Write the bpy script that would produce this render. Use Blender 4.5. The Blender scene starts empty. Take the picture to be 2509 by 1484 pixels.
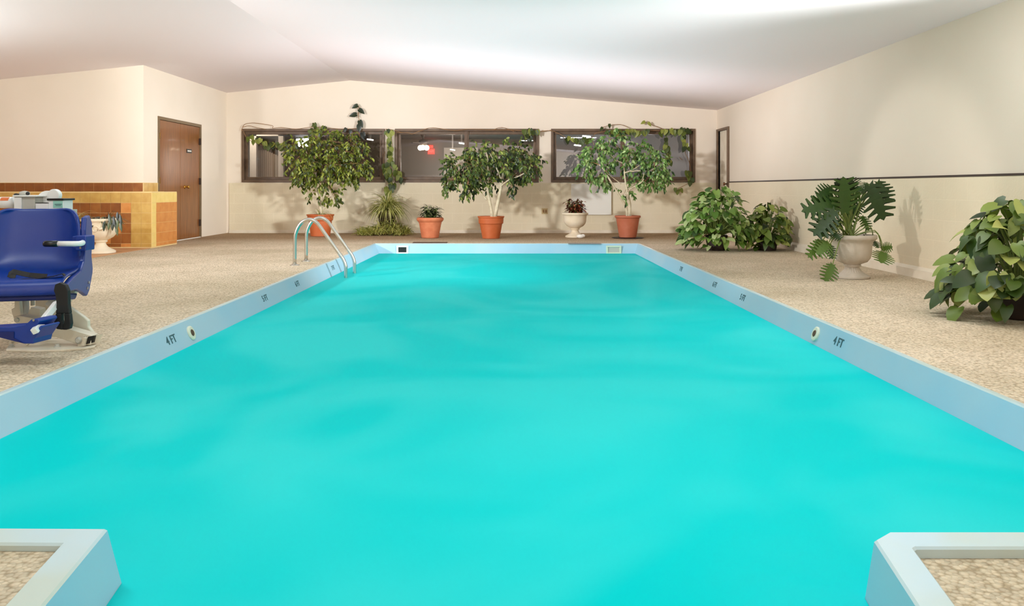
import bpy, math, random
from mathutils import Vector, Matrix
random.seed(7)
C = bpy.context.scene.collection
F, HC, CX, CY = 2000.0, 0.91, 1254.5, 460.0
R = math.radians
def P(px, py, d):            # a point of the photograph at a measured depth -> metres in the room
    return Vector(((px-CX)*d/F, d, HC-(py-CY)*d/F))
def GD(py): return HC*F/(py-CY)   # depth of a point on the deck
def rr(a, b): return random.uniform(a, b)

# ---------------------------------------------------------------- materials
MATS = {}
def s2l(c): return tuple(((x/255)/12.92 if x/255 <= .04045 else ((x/255+.055)/1.055)**2.4) for x in c)
def mat(name, rgb, rough=.6, metal=0, spec=.5, var=None, vscale=6, bump=0, bscale=40, transl=0, coat=0, emis=None, estr=0, attr=None, detail=3):
    m = bpy.data.materials.new(name); m.use_nodes = True; nt = m.node_tree; N = nt.nodes; L = nt.links
    b = N['Principled BSDF']; c = s2l(rgb)
    b.inputs['Base Color'].default_value = (*c, 1); b.inputs['Roughness'].default_value = rough
    b.inputs['Metallic'].default_value = metal; b.inputs['Specular IOR Level'].default_value = spec
    b.inputs['Coat Weight'].default_value = coat
    if emis: b.inputs['Emission Color'].default_value = (*s2l(emis), 1); b.inputs['Emission Strength'].default_value = estr
    tc = N.new('ShaderNodeTexCoord')
    if attr:
        a = N.new('ShaderNodeAttribute'); a.attribute_name = 'v'
        r = N.new('ShaderNodeValToRGB'); L.new(a.outputs['Fac'], r.inputs['Fac'])
        r.color_ramp.elements[0].color = (*s2l(attr[0]), 1); r.color_ramp.elements[1].color = (*s2l(attr[-1]), 1)
        for i, q in enumerate(attr[1:-1]):
            e = r.color_ramp.elements.new((i+1)/(len(attr)-1)); e.color = (*s2l(q), 1)
        L.new(r.outputs['Color'], b.inputs['Base Color']); col = r.outputs['Color']
    elif var:
        n = N.new('ShaderNodeTexNoise'); n.inputs['Scale'].default_value = vscale; n.inputs['Detail'].default_value = detail
        L.new(tc.outputs['Object'], n.inputs['Vector'])
        r = N.new('ShaderNodeValToRGB'); L.new(n.outputs['Fac'], r.inputs['Fac'])
        r.color_ramp.elements[0].color = (*c, 1); r.color_ramp.elements[1].color = (*s2l(var), 1)
        r.color_ramp.elements[0].position = .35; r.color_ramp.elements[1].position = .65
        L.new(r.outputs['Color'], b.inputs['Base Color'])
    if bump:
        n2 = N.new('ShaderNodeTexNoise'); n2.inputs['Scale'].default_value = bscale; n2.inputs['Detail'].default_value = 4
        L.new(tc.outputs['Object'], n2.inputs['Vector'])
        bm = N.new('ShaderNodeBump'); bm.inputs['Strength'].default_value = bump; bm.inputs['Distance'].default_value = .01
        L.new(n2.outputs['Fac'], bm.inputs['Height']); L.new(bm.outputs['Normal'], b.inputs['Normal'])
    if transl:
        t = N.new('ShaderNodeBsdfTranslucent'); mx = N.new('ShaderNodeMixShader'); mx.inputs['Fac'].default_value = transl
        if attr: L.new(col, t.inputs['Color'])
        else: t.inputs['Color'].default_value = (*c, 1)
        L.new(b.outputs[0], mx.inputs[1]); L.new(t.outputs[0], mx.inputs[2]); L.new(mx.outputs[0], N['Material Output'].inputs['Surface'])
    MATS[name] = m; return m

WALLC = (235, 221, 203)
mat('plaster', WALLC, .8, spec=.2, var=(238, 224, 207), vscale=1.2, bump=.06, bscale=60)
mat('ceiling_paint', (240, 230, 230), .9, spec=.1)
mat('plaster_grey', (231, 217, 199), .8, spec=.2, var=(228, 213, 194), vscale=.8, bump=.05, bscale=60)
mat('frame_brown', (112, 88, 66), .5, var=(98, 76, 57), vscale=8)
mat('jamb', (120, 98, 70), .5)
mat('trim_dark', (60, 45, 38), .5)
mat('white_paint', (236, 232, 222), .5)
mat('base_cream', (232, 220, 200), .6, var=(222, 208, 186), vscale=5)
mat('steel', (200, 198, 190), .22, metal=1)
mat('brass', (205, 160, 80), .25, metal=1)
mat('bronze', (120, 85, 60), .4, metal=1)
mat('black', (14, 13, 14), .35)
mat('black_rubber', (18, 16, 16), .6)
mat('blue_plastic', (6, 50, 138), .38, spec=.6, bump=.03, bscale=300)
mat('blue_dark', (8, 30, 100), .45)
mat('lift_white', (225, 218, 200), .4, var=(215, 205, 184), vscale=8)
mat('lift_bright', (238, 238, 236), .35)
mat('lift_grey', (190, 188, 178), .45)
mat('orange_label', (225, 120, 70), .5)
mat('teal_label', (150, 205, 190), .5)
mat('soil', (45, 32, 24), .95, bump=.6, bscale=60)
mat('terracotta', (196, 104, 58), .6, var=(188, 92, 42), vscale=6, bump=.05)
mat('terracotta_pink', (206, 124, 84), .75, var=(196, 110, 72), vscale=10, bump=.1)
mat('terracotta_red', (184, 106, 76), .65, var=(176, 96, 64), vscale=6, bump=.04)
mat('saucer', (45, 32, 26), .6)
mat('stone', (226, 208, 178), .6, var=(232, 218, 194), vscale=8, bump=.12)
mat('stone_grey', (196, 184, 168), .7, var=(182, 170, 152), vscale=8, bump=.2, bscale=60)
mat('bark', (222, 208, 178), .8, var=(196, 178, 146), vscale=14, bump=.4, bscale=50)
mat('bark_brown', (150, 112, 74), .8)
mat('stem_green', (112, 128, 58), .6)
mat('ficus_leaf', (70, 95, 30), .4, attr=[(34, 46, 6), (74, 88, 16), (110, 122, 32), (164, 170, 72)], transl=.2)
mat('ficus_leaf_pale', (90, 130, 60), .4, attr=[(30, 58, 16), (72, 112, 42), (122, 158, 78), (180, 205, 135)], transl=.2)
mat('ficus_leaf_dark', (60, 85, 30), .4, attr=[(24, 38, 8), (46, 66, 16), (82, 102, 32), (146, 156, 72)], transl=.2)
mat('vine_leaf', (120, 140, 55), .45, attr=[(40, 56, 14), (92, 108, 34), (160, 166, 76)], transl=.25)
mat('dark_leaf', (40, 55, 30), .35, attr=[(14, 24, 10), (38, 52, 24), (90, 102, 60)], transl=.1)
mat('croton_leaf', (100, 55, 38), .4, attr=[(70, 26, 14), (132, 66, 40), (176, 112, 80)], transl=.1)
mat('spider_leaf', (170, 170, 90), .5, attr=[(112, 118, 44), (170, 168, 88), (226, 220, 156)], transl=.25)
mat('grass_leaf', (140, 150, 60), .5, attr=[(112, 120, 40), (176, 176, 84), (222, 214, 136)], transl=.25)
mat('arrow_leaf', (90, 140, 55), .42, attr=[(34, 62, 12), (82, 120, 34), (134, 164, 74), (200, 212, 150)], transl=.2)
mat('arrow_leaf_deep', (70, 110, 45), .42, attr=[(26, 44, 8), (66, 90, 22), (112, 132, 44), (176, 182, 100)], transl=.2)
mat('philo_leaf', (50, 85, 30), .35, attr=[(20, 42, 8), (44, 74, 18), (92, 120, 44)], transl=.15)
mat('tile_ochre', (206, 166, 90), .3, var=(192, 148, 72), vscale=9)
mat('tile_yellow', (234, 204, 124), .3, var=(228, 196, 112), vscale=9)
mat('tile_brown', (158, 96, 40), .3, var=(140, 78, 28), vscale=9)
mat('tile_dark', (128, 70, 24), .3, var=(146, 84, 34), vscale=9)
mat('tile_orange', (212, 142, 74), .3, var=(200, 126, 58), vscale=9)
mat('grout', (222, 192, 136), .8)
mat('apron', (206, 158, 112), .6, var=(192, 138, 94), vscale=3)
mat('coping', (186, 208, 216), .3, var=(190, 202, 192), vscale=2.5)
mat('ink', (52, 92, 100), .6)
mat('fitting', (222, 222, 200), .4)
mat('fitting_pale', (210, 222, 196), .4)
mat('mat_brown', (84, 60, 42), .8)
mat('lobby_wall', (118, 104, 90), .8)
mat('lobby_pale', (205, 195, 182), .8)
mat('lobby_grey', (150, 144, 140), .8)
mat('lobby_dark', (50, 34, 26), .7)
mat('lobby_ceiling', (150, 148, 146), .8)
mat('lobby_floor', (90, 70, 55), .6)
mat('panel_taupe', (150, 132, 112), .7)
mat('lamp_glow', (255, 240, 210), .5, emis=(255, 236, 200), estr=9)
mat('tube_glow', (255, 250, 240), .5, emis=(255, 250, 240), estr=2.2)
mat('exit_red', (230, 40, 30), .5, emis=(255, 40, 25), estr=2.0)
mat('cream_plastic', (196, 172, 122), .5)

# door wood
def wood():
    m = mat('door_wood', (124, 72, 34), .28, coat=.15); nt = m.node_tree; N = nt.nodes; L = nt.links; b = N['Principled BSDF']
    tc = N.new('ShaderNodeTexCoord'); mp = N.new('ShaderNodeMapping'); mp.inputs['Scale'].default_value = (20, 20, 1.2)
    n = N.new('ShaderNodeTexNoise'); n.inputs['Scale'].default_value = 2.5; n.inputs['Detail'].default_value = 5
    r = N.new('ShaderNodeValToRGB'); r.color_ramp.elements[0].color = (*s2l((112, 66, 30)), 1); r.color_ramp.elements[1].color = (*s2l((150, 92, 44)), 1)
    r.color_ramp.elements[0].position = .3; r.color_ramp.elements[1].position = .7
    L.new(tc.outputs['Object'], mp.inputs['Vector']); L.new(mp.outputs[0], n.inputs['Vector']); L.new(n.outputs['Fac'], r.inputs['Fac']); L.new(r.outputs[0], b.inputs['Base Color'])
wood()
# painted block wall: smooth paint over faint joints
def blockwall(name, rgb, rgb2, axis):
    m = mat(name, rgb, .75, spec=.2); nt = m.node_tree; N = nt.nodes; L = nt.links; b = N['Principled BSDF']
    tc = N.new('ShaderNodeTexCoord'); sp = N.new('ShaderNodeSeparateXYZ'); cb = N.new('ShaderNodeCombineXYZ')
    L.new(tc.outputs['Object'], sp.inputs[0]); L.new(sp.outputs[axis], cb.inputs[0]); L.new(sp.outputs['Z'], cb.inputs[1])
    br = N.new('ShaderNodeTexBrick'); br.inputs['Scale'].default_value = 1; br.inputs['Brick Width'].default_value = .4; br.inputs['Row Height'].default_value = .2
    br.inputs['Mortar Size'].default_value = .006; br.inputs['Mortar Smooth'].default_value = .4
    L.new(cb.outputs[0], br.inputs['Vector'])
    no = N.new('ShaderNodeTexNoise'); no.inputs['Scale'].default_value = .9; no.inputs['Detail'].default_value = 4; L.new(tc.outputs['Object'], no.inputs['Vector'])
    rp = N.new('ShaderNodeValToRGB'); rp.color_ramp.elements[0].position = .38; rp.color_ramp.elements[1].position = .62
    rp.color_ramp.elements[0].color = (*s2l(rgb), 1); rp.color_ramp.elements[1].color = (*s2l(rgb2), 1); L.new(no.outputs['Fac'], rp.inputs['Fac'])
    mx = N.new('ShaderNodeMix'); mx.data_type = 'RGBA'; mx.inputs['B'].default_value = (*s2l(tuple(min(255, q+10) for q in rgb2)), 1)
    ml = N.new('ShaderNodeMath'); ml.operation = 'MULTIPLY'; ml.inputs[1].default_value = .5; L.new(br.outputs['Fac'], ml.inputs[0])
    L.new(ml.outputs[0], mx.inputs['Factor']); L.new(rp.outputs[0], mx.inputs['A']); L.new(mx.outputs['Result'], b.inputs['Base Color'])
    n2 = N.new('ShaderNodeTexNoise'); n2.inputs['Scale'].default_value = 45; n2.inputs['Detail'].default_value = 4; L.new(tc.outputs['Object'], n2.inputs['Vector'])
    sb = N.new('ShaderNodeMath'); sb.operation = 'SUBTRACT'; L.new(n2.outputs['Fac'], sb.inputs[0]); L.new(ml.outputs[0], sb.inputs[1])
    bm = N.new('ShaderNodeBump'); bm.inputs['Strength'].default_value = .25; bm.inputs['Distance'].default_value = .01
    L.new(sb.outputs[0], bm.inputs['Height']); L.new(bm.outputs[0], b.inputs['Normal'])
blockwall('block_back', (224, 210, 180), (230, 217, 190), 'X')
blockwall('block_right', (232, 217, 190), (226, 210, 182), 'Y')

# exposed-aggregate deck
def deck():
    m = mat('deck', (200, 180, 150), .9, spec=.15); nt = m.node_tree; N = nt.nodes; L = nt.links; b = N['Principled BSDF']
    tc = N.new('ShaderNodeTexCoord')
    big = N.new('ShaderNodeTexNoise'); big.inputs['Scale'].default_value = .7; big.inputs['Detail'].default_value = 5; big.inputs['Roughness'].default_value = .6
    L.new(tc.outputs['Object'], big.inputs['Vector'])
    r1 = N.new('ShaderNodeValToRGB'); r1.color_ramp.elements[0].position = .35; r1.color_ramp.elements[1].position = .62
    r1.color_ramp.elements[0].color = (*s2l((196, 180, 152)), 1); r1.color_ramp.elements[1].color = (*s2l((222, 205, 180)), 1)
    L.new(big.outputs['Fac'], r1.inputs['Fac'])
    # worn brown strip along the far wall and dirt
    sp = N.new('ShaderNodeSeparateXYZ'); L.new(tc.outputs['Object'], sp.inputs[0])
    ad = N.new('ShaderNodeMath'); ad.operation = 'MULTIPLY_ADD'; ad.inputs[1].default_value = 1.6; L.new(big.outputs['Fac'], ad.inputs[0]); L.new(sp.outputs['Y'], ad.inputs[2])
    mr = N.new('ShaderNodeMapRange'); mr.inputs['From Min'].default_value = 14.3; mr.inputs['From Max'].default_value = 15.6; L.new(ad.outputs[0], mr.inputs['Value'])
    mx = N.new('ShaderNodeMix'); mx.data_type = 'RGBA'; mx.inputs['B'].default_value = (*s2l((176, 150, 118)), 1)
    L.new(mr.outputs[0], mx.inputs['Factor']); L.new(r1.outputs[0], mx.inputs['A'])
    vo = N.new('ShaderNodeTexVoronoi'); vo.inputs['Scale'].default_value = 68; vo.inputs['Randomness'].default_value = 1; L.new(tc.outputs['Object'], vo.inputs['Vector'])
    rv = N.new('ShaderNodeValToRGB'); rv.color_ramp.elements[0].position = .45; rv.color_ramp.elements[0].color = (1, 1, 1, 1); rv.color_ramp.elements[1].position = .8; rv.color_ramp.elements[1].color = (.55, .5, .42, 1)
    L.new(vo.outputs['Distance'], rv.inputs['Fac'])
    ho = N.new('ShaderNodeHueSaturation'); sc = N.new('ShaderNodeSeparateColor'); L.new(vo.outputs['Color'], sc.inputs[0])
    mv = N.new('ShaderNodeMapRange'); mv.inputs['To Min'].default_value = .82; mv.inputs['To Max'].default_value = 1.12; L.new(sc.outputs[0], mv.inputs['Value']); L.new(mv.outputs[0], ho.inputs['Value'])
    m2 = N.new('ShaderNodeMix'); m2.data_type = 'RGBA'; m2.blend_type = 'MULTIPLY'; m2.inputs['Factor'].default_value = .75
    L.new(mx.outputs['Result'], m2.inputs['A']); L.new(rv.outputs[0], m2.inputs['B']); L.new(m2.outputs['Result'], ho.inputs['Color'])
    L.new(ho.outputs[0], b.inputs['Base Color'])
    inv = N.new('ShaderNodeMath'); inv.operation = 'MULTIPLY'; inv.inputs[1].default_value = -1; L.new(vo.outputs['Distance'], inv.inputs[0])
    bm = N.new('ShaderNodeBump'); bm.inputs['Strength'].default_value = .8; bm.inputs['Distance'].default_value = .008
    L.new(inv.outputs[0], bm.inputs['Height']); L.new(bm.outputs[0], b.inputs['Normal'])
deck()
# pool paint and water
mat('pool_paint', (150, 196, 218), .35, spec=.4, var=(168, 200, 216), vscale=1.3)
def water():
    m = bpy.data.materials.new('water'); m.use_nodes = True; nt = m.node_tree; N = nt.nodes; L = nt.links
    N.remove(N['Principled BSDF']); out = N['Material Output']
    tc = N.new('ShaderNodeTexCoord')
    n = N.new('ShaderNodeTexNoise'); n.inputs['Scale'].default_value = .55; n.inputs['Detail'].default_value = 2; n.inputs['Distortion'].default_value = 1.5; L.new(tc.outputs['Object'], n.inputs['Vector'])
    r = N.new('ShaderNodeValToRGB'); r.color_ramp.elements[0].position = .4; r.color_ramp.elements[1].position = .6
    r.color_ramp.elements[0].color = (.0, .66, .665, 1); r.color_ramp.elements[1].color = (.03, .71, .70, 1)
    L.new(n.outputs['Fac'], r.inputs['Fac'])
    di = N.new('ShaderNodeBsdfDiffuse'); L.new(r.outputs[0], di.inputs['Color'])
    tr = N.new('ShaderNodeBsdfTransparent'); tr.inputs['Color'].default_value = (.03, .75, .80, 1)
    mx = N.new('ShaderNodeMixShader'); mx.inputs['Fac'].default_value = .18
    L.new(di.outputs[0], mx.inputs[1]); L.new(tr.outputs[0], mx.inputs[2])
    gl = N.new('ShaderNodeBsdfGlossy'); gl.inputs['Roughness'].default_value = .3
    w = N.new('ShaderNodeTexNoise'); w.inputs['Scale'].default_value = 5; w.inputs['Detail'].default_value = 3; L.new(tc.outputs['Object'], w.inputs['Vector'])
    bm = N.new('ShaderNodeBump'); bm.inputs['Strength'].default_value = .2; bm.inputs['Distance'].default_value = .02
    L.new(w.outputs['Fac'], bm.inputs['Height']); L.new(bm.outputs[0], gl.inputs['Normal'])
    lw = N.new('ShaderNodeFresnel'); lw.inputs['IOR'].default_value = 1.33
    ml = N.new('ShaderNodeMath'); ml.operation = 'MULTIPLY'; ml.inputs[1].default_value = .12; L.new(lw.outputs[0], ml.inputs[0])
    m2 = N.new('ShaderNodeMixShader'); L.new(ml.outputs[0], m2.inputs['Fac']); L.new(mx.outputs[0], m2.inputs[1]); L.new(gl.outputs[0], m2.inputs[2])
    L.new(m2.outputs[0], out.inputs['Surface']); MATS['water'] = m
water()
def glass():
    m = bpy.data.materials.new('glass'); m.use_nodes = True; nt = m.node_tree; N = nt.nodes; L = nt.links
    N.remove(N['Principled BSDF']); tr = N.new('ShaderNodeBsdfTransparent'); tr.inputs['Color'].default_value = (.86, .86, .86, 1)
    gl = N.new('ShaderNodeBsdfGlossy'); gl.inputs['Roughness'].default_value = .0; gl.inputs['Color'].default_value = (1, 1, 1, 1)
    mx = N.new('ShaderNodeMixShader'); mx.inputs['Fac'].default_value = .09
    L.new(tr.outputs[0], mx.inputs[1]); L.new(gl.outputs[0], mx.inputs[2]); L.new(mx.outputs[0], N['Material Output'].inputs['Surface']); MATS['glass'] = m
glass()

# ---------------------------------------------------------------- mesh helpers
def wloc(o):
    v = Vector((0, 0, 0))
    while o is not None: v = v + o.location; o = o.parent
    return v
class MB:
    def __init__(s): s.v = []; s.f = []; s.m = []; s.a = []; s.cm = 0; s.ca = .5
    def face(s, idx): s.f.append(tuple(idx)); s.m.append(s.cm); s.a.append(s.ca)
    def add(s, vs): n = len(s.v); s.v += [Vector(q) for q in vs]; return n
    def box(s, x0, x1, y0, y1, z0, z1):
        n = s.add([(x, y, z) for z in (z0, z1) for x, y in ((x0, y0), (x1, y0), (x1, y1), (x0, y1))])
        for q in ((3, 2, 1, 0), (4, 5, 6, 7), (0, 1, 5, 4), (1, 2, 6, 5), (2, 3, 7, 6), (3, 0, 4, 7)): s.face([n+i for i in q])
        return s
    def prism(s, pts, ext):               # closed polygon (3-D points) swept by vector ext
        k = len(pts); ext = Vector(ext); n = s.add(pts); s.add([Vector(p)+ext for p in pts])
        s.face([n+i for i in reversed(range(k))]); s.face([n+k+i for i in range(k)])
        for i in range(k): j = (i+1) % k; s.face([n+i, n+j, n+k+j, n+k+i])
        return s
    def bar(s, a, b, w, h, up=(0, 0, 1)): # rectangular bar from a to b
        a = Vector(a); b = Vector(b); d = (b-a).normalized(); up = Vector(up)
        sd = d.cross(up).normalized(); u = sd.cross(d).normalized()
        q = [sd*w/2+u*h/2, sd*-w/2+u*h/2, sd*-w/2-u*h/2, sd*w/2-u*h/2]
        return s.prism([a+k for k in q], b-a)
    def tube(s, pts, r, n=8, cap=True):
        pts = [Vector(p) for p in pts]; m = len(pts)
        rs = r if isinstance(r, (list, tuple)) else [r]*m
        t0 = (pts[1]-pts[0]).normalized(); u = t0.orthogonal().normalized(); base = None
        for i, p in enumerate(pts):
            t = (pts[min(i+1, m-1)]-pts[max(i-1, 0)]).normalized()
            u = (u-t*u.dot(t)); u = u.normalized() if u.length > 1e-6 else t.orthogonal().normalized(); w = t.cross(u)
            k = s.add([p+(u*math.cos(2*math.pi*j/n)+w*math.sin(2*math.pi*j/n))*rs[i] for j in range(n)])
            if i == 0: base = k
            else:
                for j in range(n): s.face([k-n+j, k-n+(j+1) % n, k+(j+1) % n, k+j])
        if cap:
            s.face([base+j for j in reversed(range(n))]); s.face([k+j for j in range(n)])
        return s
    def lathe(s, prof, c, n=32, mod=None):
        c = Vector(c); prev = None
        for i, (r, z) in enumerate(prof):
            k = s.add([c+Vector((math.cos(2*math.pi*j/n)*(r+(mod(i, j, n, r) if mod else 0)), math.sin(2*math.pi*j/n)*(r+(mod(i, j, n, r) if mod else 0)), z)) for j in range(n)])
            if prev is not None:
                for j in range(n): s.face([prev+j, prev+(j+1) % n, k+(j+1) % n, k+j])
            else: s.face([k+j for j in reversed(range(n))])
            prev = k
        s.face([prev+j for j in range(n)])
        return s
    def ball(s, c, r, n=12, sc=(1, 1, 1)):
        c = Vector(c); prev = None; top = s.add([c+Vector((0, 0, r*sc[2]))])
        for i in range(1, n):
            th = math.pi*i/n
            k = s.add([c+Vector((r*sc[0]*math.sin(th)*math.cos(2*math.pi*j/n), r*sc[1]*math.sin(th)*math.sin(2*math.pi*j/n), r*sc[2]*math.cos(th))) for j in range(n)])
            for j in range(n):
                if prev is None: s.face([top, k+j, k+(j+1) % n])
                else: s.face([prev+j, k+j, k+(j+1) % n, prev+(j+1) % n])
            prev = k
        bt = s.add([c-Vector((0, 0, r*sc[2]))])
        for j in range(n): s.face([prev+j, bt, prev+(j+1) % n])
        return s
    def leaf(s, base, d, nrm, L, W, prof, droop=.3, fold=.2, a=None):
        base = Vector(base); d = Vector(d).normalized(); nrm = Vector(nrm)
        sd = d.cross(nrm)
        if sd.length < 1e-4: sd = d.orthogonal()
        sd.normalize(); nn = sd.cross(d).normalized()
        s.ca = rr(0, 1) if a is None else a
        ids = []
        for tm, te, w in prof:
            def pt(t, x): return base+d*(L*t)-nn*(droop*L*t*t)+sd*(x*W/2)+nn*(fold*abs(x)*W/2)-Vector((0, 0, droop*.3*L*t*t))
            k = s.add([pt(tm, 0), pt(te, w), pt(te, -w)]); ids.append(k)
        for p, q in zip(ids, ids[1:]):
            s.face([p, q, q+1, p+1]); s.face([p, p+2, q+2, q])
        return s
    def blade(s, pts, w, side, a=None):   # ribbon leaf through pts, tapering to the tip, folded in a V
        s.ca = rr(0, 1) if a is None else a; m = len(pts); prev = None
        for i, p in enumerate(pts):
            p = Vector(p); t = i/(m-1); ww = w*(.6+.4*math.sin(math.pi*min(1, t*1.3)))*(1-t**3)*.5+.0003
            k = s.add([p+side*ww, p-Vector((0, 0, ww*.5)), p-side*ww])
            if prev is not None: s.face([prev, prev+1, k+1, k]); s.face([prev+1, prev+2, k+2, k+1])
            prev = k
        return s
    def build(s, name, mats, parent=None, smooth=False, solid=0, bevel=0, sub=0):
        if isinstance(mats, str): mats = [mats]
        if parent is not None: off = wloc(parent); loc = Vector((0, 0, 0))
        else:
            xs = [v.x for v in s.v]; ys = [v.y for v in s.v]; zs = [v.z for v in s.v]
            off = Vector(((min(xs)+max(xs))/2, (min(ys)+max(ys))/2, min(zs))); loc = off
        if parent is None and getattr(s, 'keep0', False): off = Vector((0, 0, 0)); loc = off
        me = bpy.data.meshes.new(name); me.from_pydata([tuple(v-off) for v in s.v], [], s.f)
        for q in mats: me.materials.append(MATS[q])
        me.polygons.foreach_set('material_index', s.m)
        if smooth: me.polygons.foreach_set('use_smooth', [True]*len(s.f))
        at = me.attributes.new('v', 'FLOAT', 'FACE'); at.data.foreach_set('value', s.a)
        me.update(); o = bpy.data.objects.new(name, me); C.objects.link(o); o.location = loc; o.parent = parent
        if solid:
            md = o.modifiers.new('s', 'SOLIDIFY'); md.thickness = solid; md.offset = 0
        if bevel:
            md = o.modifiers.new('b', 'BEVEL'); md.width = bevel; md.segments = 2; md.limit_method = 'ANGLE'
        if sub:
            md = o.modifiers.new('u', 'SUBSURF'); md.levels = sub; md.render_levels = sub
        return o
def mb0():
    m = MB(); m.keep0 = True; return m
def tag(o, label, cat, group=None, kind=None):
    o['label'] = label; o['category'] = cat
    if group: o['group'] = group
    if kind: o['kind'] = kind
    return o
def thing(name, label, cat, loc, group=None):
    o = bpy.data.objects.new(name, None); C.objects.link(o); o.location = loc; o.empty_display_size = .1
    return tag(o, label, cat, group)
def struct(o, label=None, cat=None):
    o['kind'] = 'structure'
    if label: o['label'] = label
    if cat: o['category'] = cat
    return o

# ---------------------------------------------------------------- room shell
XL, XR, YB, YT = -5.757, 4.138, 16.47, 12.75     # left wall, right wall, far wall, tile wall
XW, YF = -9.6, -6.0
XRG, ZR = -3.27, 3.075                            # ridge of the ceiling
def zc(x): return ZR-(XRG-x)*.10 if x < XRG else ZR-(x-XRG)*.081
c = mb0()
c.prism([(XW-.2, YF-.2, zc(XW-.2)), (XRG, YF-.2, ZR), (XR+.2, YF-.2, zc(XR+.2)), (XR+.2, YF-.2, zc(XR)+.25), (XRG, YF-.2, ZR+.2), (XW-.2, YF-.2, zc(XW)+.2)], (0, YB+.2-(YF-.2), 0))
struct(c.build('ceiling', 'ceiling_paint'), 'plain off-white ceiling with a shallow ridge above the pool', 'ceiling')
# windows in the far wall
WIN = [(593, 943, 767), (968, 1320, 1143), (1350, 1703, 1526)]
k = YB/F
wins = [((a-CX)*k, (b-CX)*k, (m-CX)*k) for a, b, m in WIN]
Z0, Z1 = HC+(CY-446.5)*k, HC+(CY-315.5)*k
T = .16
w = mb0(); xs = [XL] + [v for q in wins for v in q[:2]] + [XR]
w.box(XL, XR, YB, YB+T, -.1, Z0)
for i in range(0, len(xs), 2): w.box(xs[i], xs[i+1], YB, YB+T, Z0, Z1)
w.prism([(XL, YB, Z1), (XR, YB, Z1), (XR, YB, zc(XR)+.03), (XRG, YB, ZR+.03), (XL, YB, zc(XL)+.03)], (0, T, 0))
struct(w.build('wall_back', 'plaster'), 'cream plaster far wall pierced by three long brown windows', 'wall')
w = mb0(); w.box(XL+.055, XR-.001, YB-.018, YB, .06, Z0-.012)
struct(w.build('trim_1', 'block_back'), 'painted block wainscot below the far windows', 'wainscot')
w = mb0(); w.prism([(XL+.055, YB-.018, .06), (XL+.055, YB-.03, .05), (XL+.055, YB-.035, 0), (XL+.055, YB-.001, 0), (XL+.055, YB-.001, .06)], (XR-XL-.06, 0, 0))
struct(w.build('baseboard_back', 'base_cream'), 'low cream baseboard under the far wall', 'baseboard')
DL0, DL1, DZ = 13.26, 15.10, 2.077
w = mb0(); w.box(XL-.15, XL, YT, DL0, -.1, zc(XL)+.03); w.box(XL-.15, XL, DL1, YB+T, -.1, zc(XL)+.03); w.box(XL-.15, XL, DL0, DL1, DZ, zc(XL)+.03)
struct(w.build('wall_left', 'plaster'), 'plain cream side wall holding the brown double door', 'wall')
w = mb0(); w.prism([(XW, YT, -.1), (XL-.15, YT, -.1), (XL-.15, YT, zc(XL-.15)+.03), (XW, YT, zc(XW)+.03)], (0, .15, 0))
struct(w.build('wall_tile', 'plaster'), 'cream wall above the brown tile band at the left', 'wall')
w = mb0(); w.box(XW-.15, XW, YF, YT+.15, -.1, zc(XW)+.03)
struct(w.build('wall_far_left', 'plaster'), 'cream side wall beyond the left edge of the photo', 'wall')
DR0, DR1, DRZ = 15.56, 16.36, 2.05
w = mb0(); w.box(XR, XR+.15, YF, DR0, -.1, zc(XR)+.03); w.box(XR, XR+.15, DR1, YB+T, -.1, zc(XR)+.03); w.box(XR, XR+.15, DR0, DR1, DRZ, zc(XR)+.03)
struct(w.build('wall_right', 'plaster_grey'), 'smooth pale upper wall on the right side', 'wall')
w = mb0(); w.box(XR-.012, XR, YF+.01, DR0-.05, .11, 1.01)
struct(w.build('trim_2', 'block_right'), 'beige painted block wainscot along the right wall', 'wainscot')
w = mb0(); w.box(XR-.016, XR, YF+.01, DR0-.05, 1.01, 1.03)
struct(w.build('trim_3', 'trim_dark'), 'thin dark strip on top of the right wainscot', 'trim')
w = mb0(); w.prism([(XR-.001, YF+.01, 0), (XR-.06, YF+.01, 0), (XR-.055, YF+.01, .085), (XR-.012, YF+.01, .112), (XR-.001, YF+.01, .112)], (0, DR0-.05-YF, 0))
struct(w.build('baseboard_right', 'base_cream'), 'pale baseboard ledge along the right wall', 'baseboard')
w = mb0(); w.prism([(XW-.15, YF-.15, -.1), (XR+.15, YF-.15, -.1), (XR+.15, YF-.15, zc(XR+.15)+.02), (XRG, YF-.15, ZR+.02), (XW-.15, YF-.15, zc(XW-.15)+.02)], (0, .15, 0))
struct(w.build('wall_front', 'plaster'), 'cream wall behind the camera', 'wall')

# ---------------------------------------------------------------- pool outline
POOL = [(-2.209, 13.19), (2.03, 13.19), (2.11, 2.135), (.985, 2.135), (.925, 2.085), (.50, -.5), (-.67, -.5), (-1.068, 2.155), (-2.226, 2.17)]
def offs(pts, ds):                      # clockwise outline seen from above; positive = outward
    n = len(pts); out = []
    def ln(i):
        a = Vector(pts[i]); b = Vector(pts[(i+1) % n]); d = (b-a).normalized(); nn = Vector((-d.y, d.x)); return a+nn*ds[i], d
    for i in range(n):
        p, d = ln(i-1); q, e = ln(i); den = d.x*e.y-d.y*e.x
        t = ((q.x-p.x)*e.y-(q.y-p.y)*e.x)/den; out.append(p+d*t)
    return out
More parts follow.
